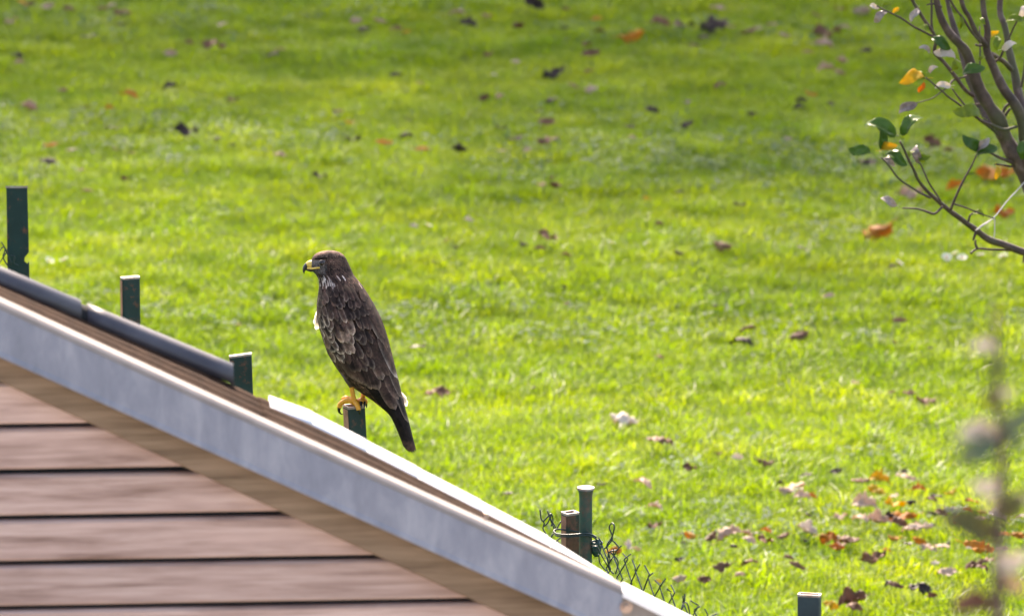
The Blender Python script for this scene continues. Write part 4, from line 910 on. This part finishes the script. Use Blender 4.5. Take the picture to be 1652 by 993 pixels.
for sd_ in (-1, 1):
    mb = MB(); mb.tube(catmull([UVW(x - BX, BY - y, wh + sd_ * w) for x, y, w in ((495.5, 432.2, 5.2), (503, 432.6, 10.5), (511, 431.6, 17.5), (516, 431.4, 20.2))], 4), [1.5 / K] * 12 + [1.0 / K], 7); mb.build('gape', M['cere'], bird, BO, smooth=True)
    pe = UVW(519 - BX, BY - 423.6, wh + sd_ * 20.6)
    def ball(c, r, sq=1.0, n1=10, n2=14):
        m3 = MB(); vs = []
        for i in range(n1 + 1):
            th = math.pi * i / n1
            for j in range(n2): ph = 2 * math.pi * j / n2; vs.append(c + RT * (r * math.sin(th) * math.cos(ph)) + UP * (r * sq * math.cos(th)) + FW * (r * .6 * math.sin(th) * math.sin(ph)))
        m3.add(vs, [(i * n2 + j, i * n2 + (j + 1) % n2, (i + 1) * n2 + (j + 1) % n2, (i + 1) * n2 + j) for i in range(n1) for j in range(n2)]); return m3
    ey = ball(pe - FW * (.8 / K) * (1 if sd_ < 0 else -1), 4.2 / K).build('eye', M['eye'], bird, BO, smooth=True)
    mb = MB(); mb.tube([pe + FW * (sd_ * .6 / K) + RT * (4.3 / K * math.cos(a)) + UP * (3.9 / K * math.sin(a)) for a in [q * 2 * math.pi / 16 for q in range(17)]], 1.0 / K, 6); mb.build('eye_ring', M['eye_ring'], ey, BO, smooth=True)
    m2 = MB()
    for q in range(5): # brow
        feather(m2, (lambda q: (lambda t, lat, lift: UVW(507 + q * 3.0 + t * 10 - BX, BY - (416.8 - q * .3 + lat * .8 - t * .5), wh + sd_ * (16.5 + 1.2 * q + t * 3.2 + lift))))(q), 12, 4.2, DK, MD, .4, 1.6, 2.4, 5, 2)
    m2.build('brow', M['feather'], bird, BO, smooth=True)
# legs and feet
def toe(leg, pts, r, tal):
    cp = catmull([UVW(x - BX, BY - y, w) for x, y, w in pts], 5); k = len(cp)
    mb = MB(); mb.tube(cp, [(r * (1.12 - .3 * i / (k - 1)) * (1 + .12 * math.sin(i * 2.1))) / K for i in range(k)], 9); mb.build('toe', M['leg'], leg, BO, smooth=True)
    cp = catmull([UVW(x - BX, BY - y, w) for x, y, w in tal], 5); k = len(cp)
    mb = MB(); mb.tube(cp, [(r * .62 * (1 - i / (k - 1)) + .25) / K for i in range(k)], 8); mb.build('talon', M['talon'], leg, BO, smooth=True)
for lg, ank, toes in (([(567, 616, -16), (568.5, 630, -15), (570.5, 642, -14), (572, 648, -13)], None,
        [([(572, 648, -13), (564, 645.5, -12), (556, 646.5, -10), (549.5, 651, -8), (547.2, 657, -6)], 4.4, [(547.2, 657, -6), (547, 663, -4), (550, 667, -2), (554, 667.5, 0)]),
         ([(572, 648, -13), (575.5, 651, -19), (578, 656, -24), (579, 661, -25)], 4.3, [(579, 660, -25), (580.5, 664, -25), (580, 668, -23)]),
         ([(571, 647, -13), (563, 642.5, -4), (557, 641, 4), (553, 643, 10)], 3.6, [(553, 643, 10), (550, 647, 12), (549.5, 652, 12)]),
         ([(572, 648, -12), (576, 646.5, -4), (579, 648, 3)], 3.8, [(579, 648, 3), (582, 651, 5), (582.5, 655, 6)])]),
       ([(586.5, 626, 6), (586, 636, 5), (585, 645, 4)], None,
        [([(585, 645, 4), (583.5, 645, -4), (583, 648.5, -12)], 4.8, [(583, 648.5, -12), (582.5, 654, -17), (583, 659, -19)]),
         ([(585, 645, 4), (579, 645.5, 4), (574, 648, 6)], 3.8, [(574, 648, 6), (571, 651, 7), (570.5, 654, 7)]),
         ([(585, 645, 4), (586.5, 645, -3), (588, 648, -9)], 4.2, [(588, 648, -9), (588.5, 653, -14), (588, 657, -15)]),
         ([(585, 645, 4), (588, 645, 12), (590, 649, 17)], 3.8, [(590, 649, 17), (591, 654, 19), (591, 658, 19)])])):
    cp = catmull([UVW(x - BX, BY - y, w) for x, y, w in lg], 5); k = len(cp)
    mb = MB(); mb.tube(cp, [(3.7 + .9 * abs(i / (k - 1) - .45) * 2) / K for i in range(k)], 12); leg = mb.build('leg', M['leg'], bird, BO, smooth=True)
    for t_ in toes: toe(leg, *t_)

# ------------------------------------------------------------------ unseen tree added beyond the field so its thin crown shades the far lawn
bt = empty('added_shade_tree', (-2.2, 47.4, 0)); tag(bt, 'large thinly leaved tree added out of view to shade the far end of the lawn', 'tree')
mb = MB(); o0 = bt.location
mb.tube(catmull([o0, o0 + Vector((.1, 0, 3)), o0 + Vector((-.1, .1, 7)), o0 + Vector((.2, -.2, 11)), o0 + Vector((0, 0, 15))], 5), [.34 - .3 * i / 20 for i in range(21)], 12); mb.build('trunk', M['bark'], bt, o0, smooth=True)
rg = random.Random(77); CC = o0 + Vector((0, -1.0, 12.6)); clumps = []
for i in range(16):
    a = rg.uniform(0, 6.283); e_ = rg.uniform(-.6, 1.2); d = Vector((math.cos(a) * math.cos(e_), math.sin(a) * math.cos(e_), math.sin(e_))); en = CC + Vector((d.x * 6.0, d.y * 3.8, d.z * 3.8)); z_ = rg.uniform(5, 10)
    mb = MB(); mb.tube(catmull([o0 + Vector((0, 0, z_)), (o0 + Vector((0, 0, z_ + 1.2))) * .5 + en * .5, en], 5), [.11 - .095 * q / 10 for q in range(11)], 7); mb.build('limb', M['bark'], bt, o0, smooth=True); clumps += [en, en * .6 + CC * .4]
mb = MB()
for i in range(62000):
    if rg.random() < .15: c = rg.choice(clumps) + Vector((rg.gauss(0, .8), rg.gauss(0, .7), rg.gauss(0, .7)))
    else: c = CC + Vector((rg.gauss(0, 4.6), rg.gauss(0, 1.9), rg.gauss(0, 1.7)))
    n_ = Vector((rg.gauss(0, 1), rg.gauss(0, 1), rg.gauss(0, 1) + .6)).normalized(); u = n_.orthogonal().normalized(); w = n_.cross(u); L_ = rg.uniform(.05, .09)
    mb.add([c - u * L_, c - w * L_ * .45 + n_ * .01, c + u * L_, c + w * L_ * .45 + n_ * .01], [(0, 1, 2, 3)])
tag(mb.build('crown', M['tree_leaf_lime'], bt, o0), kind='stuff')
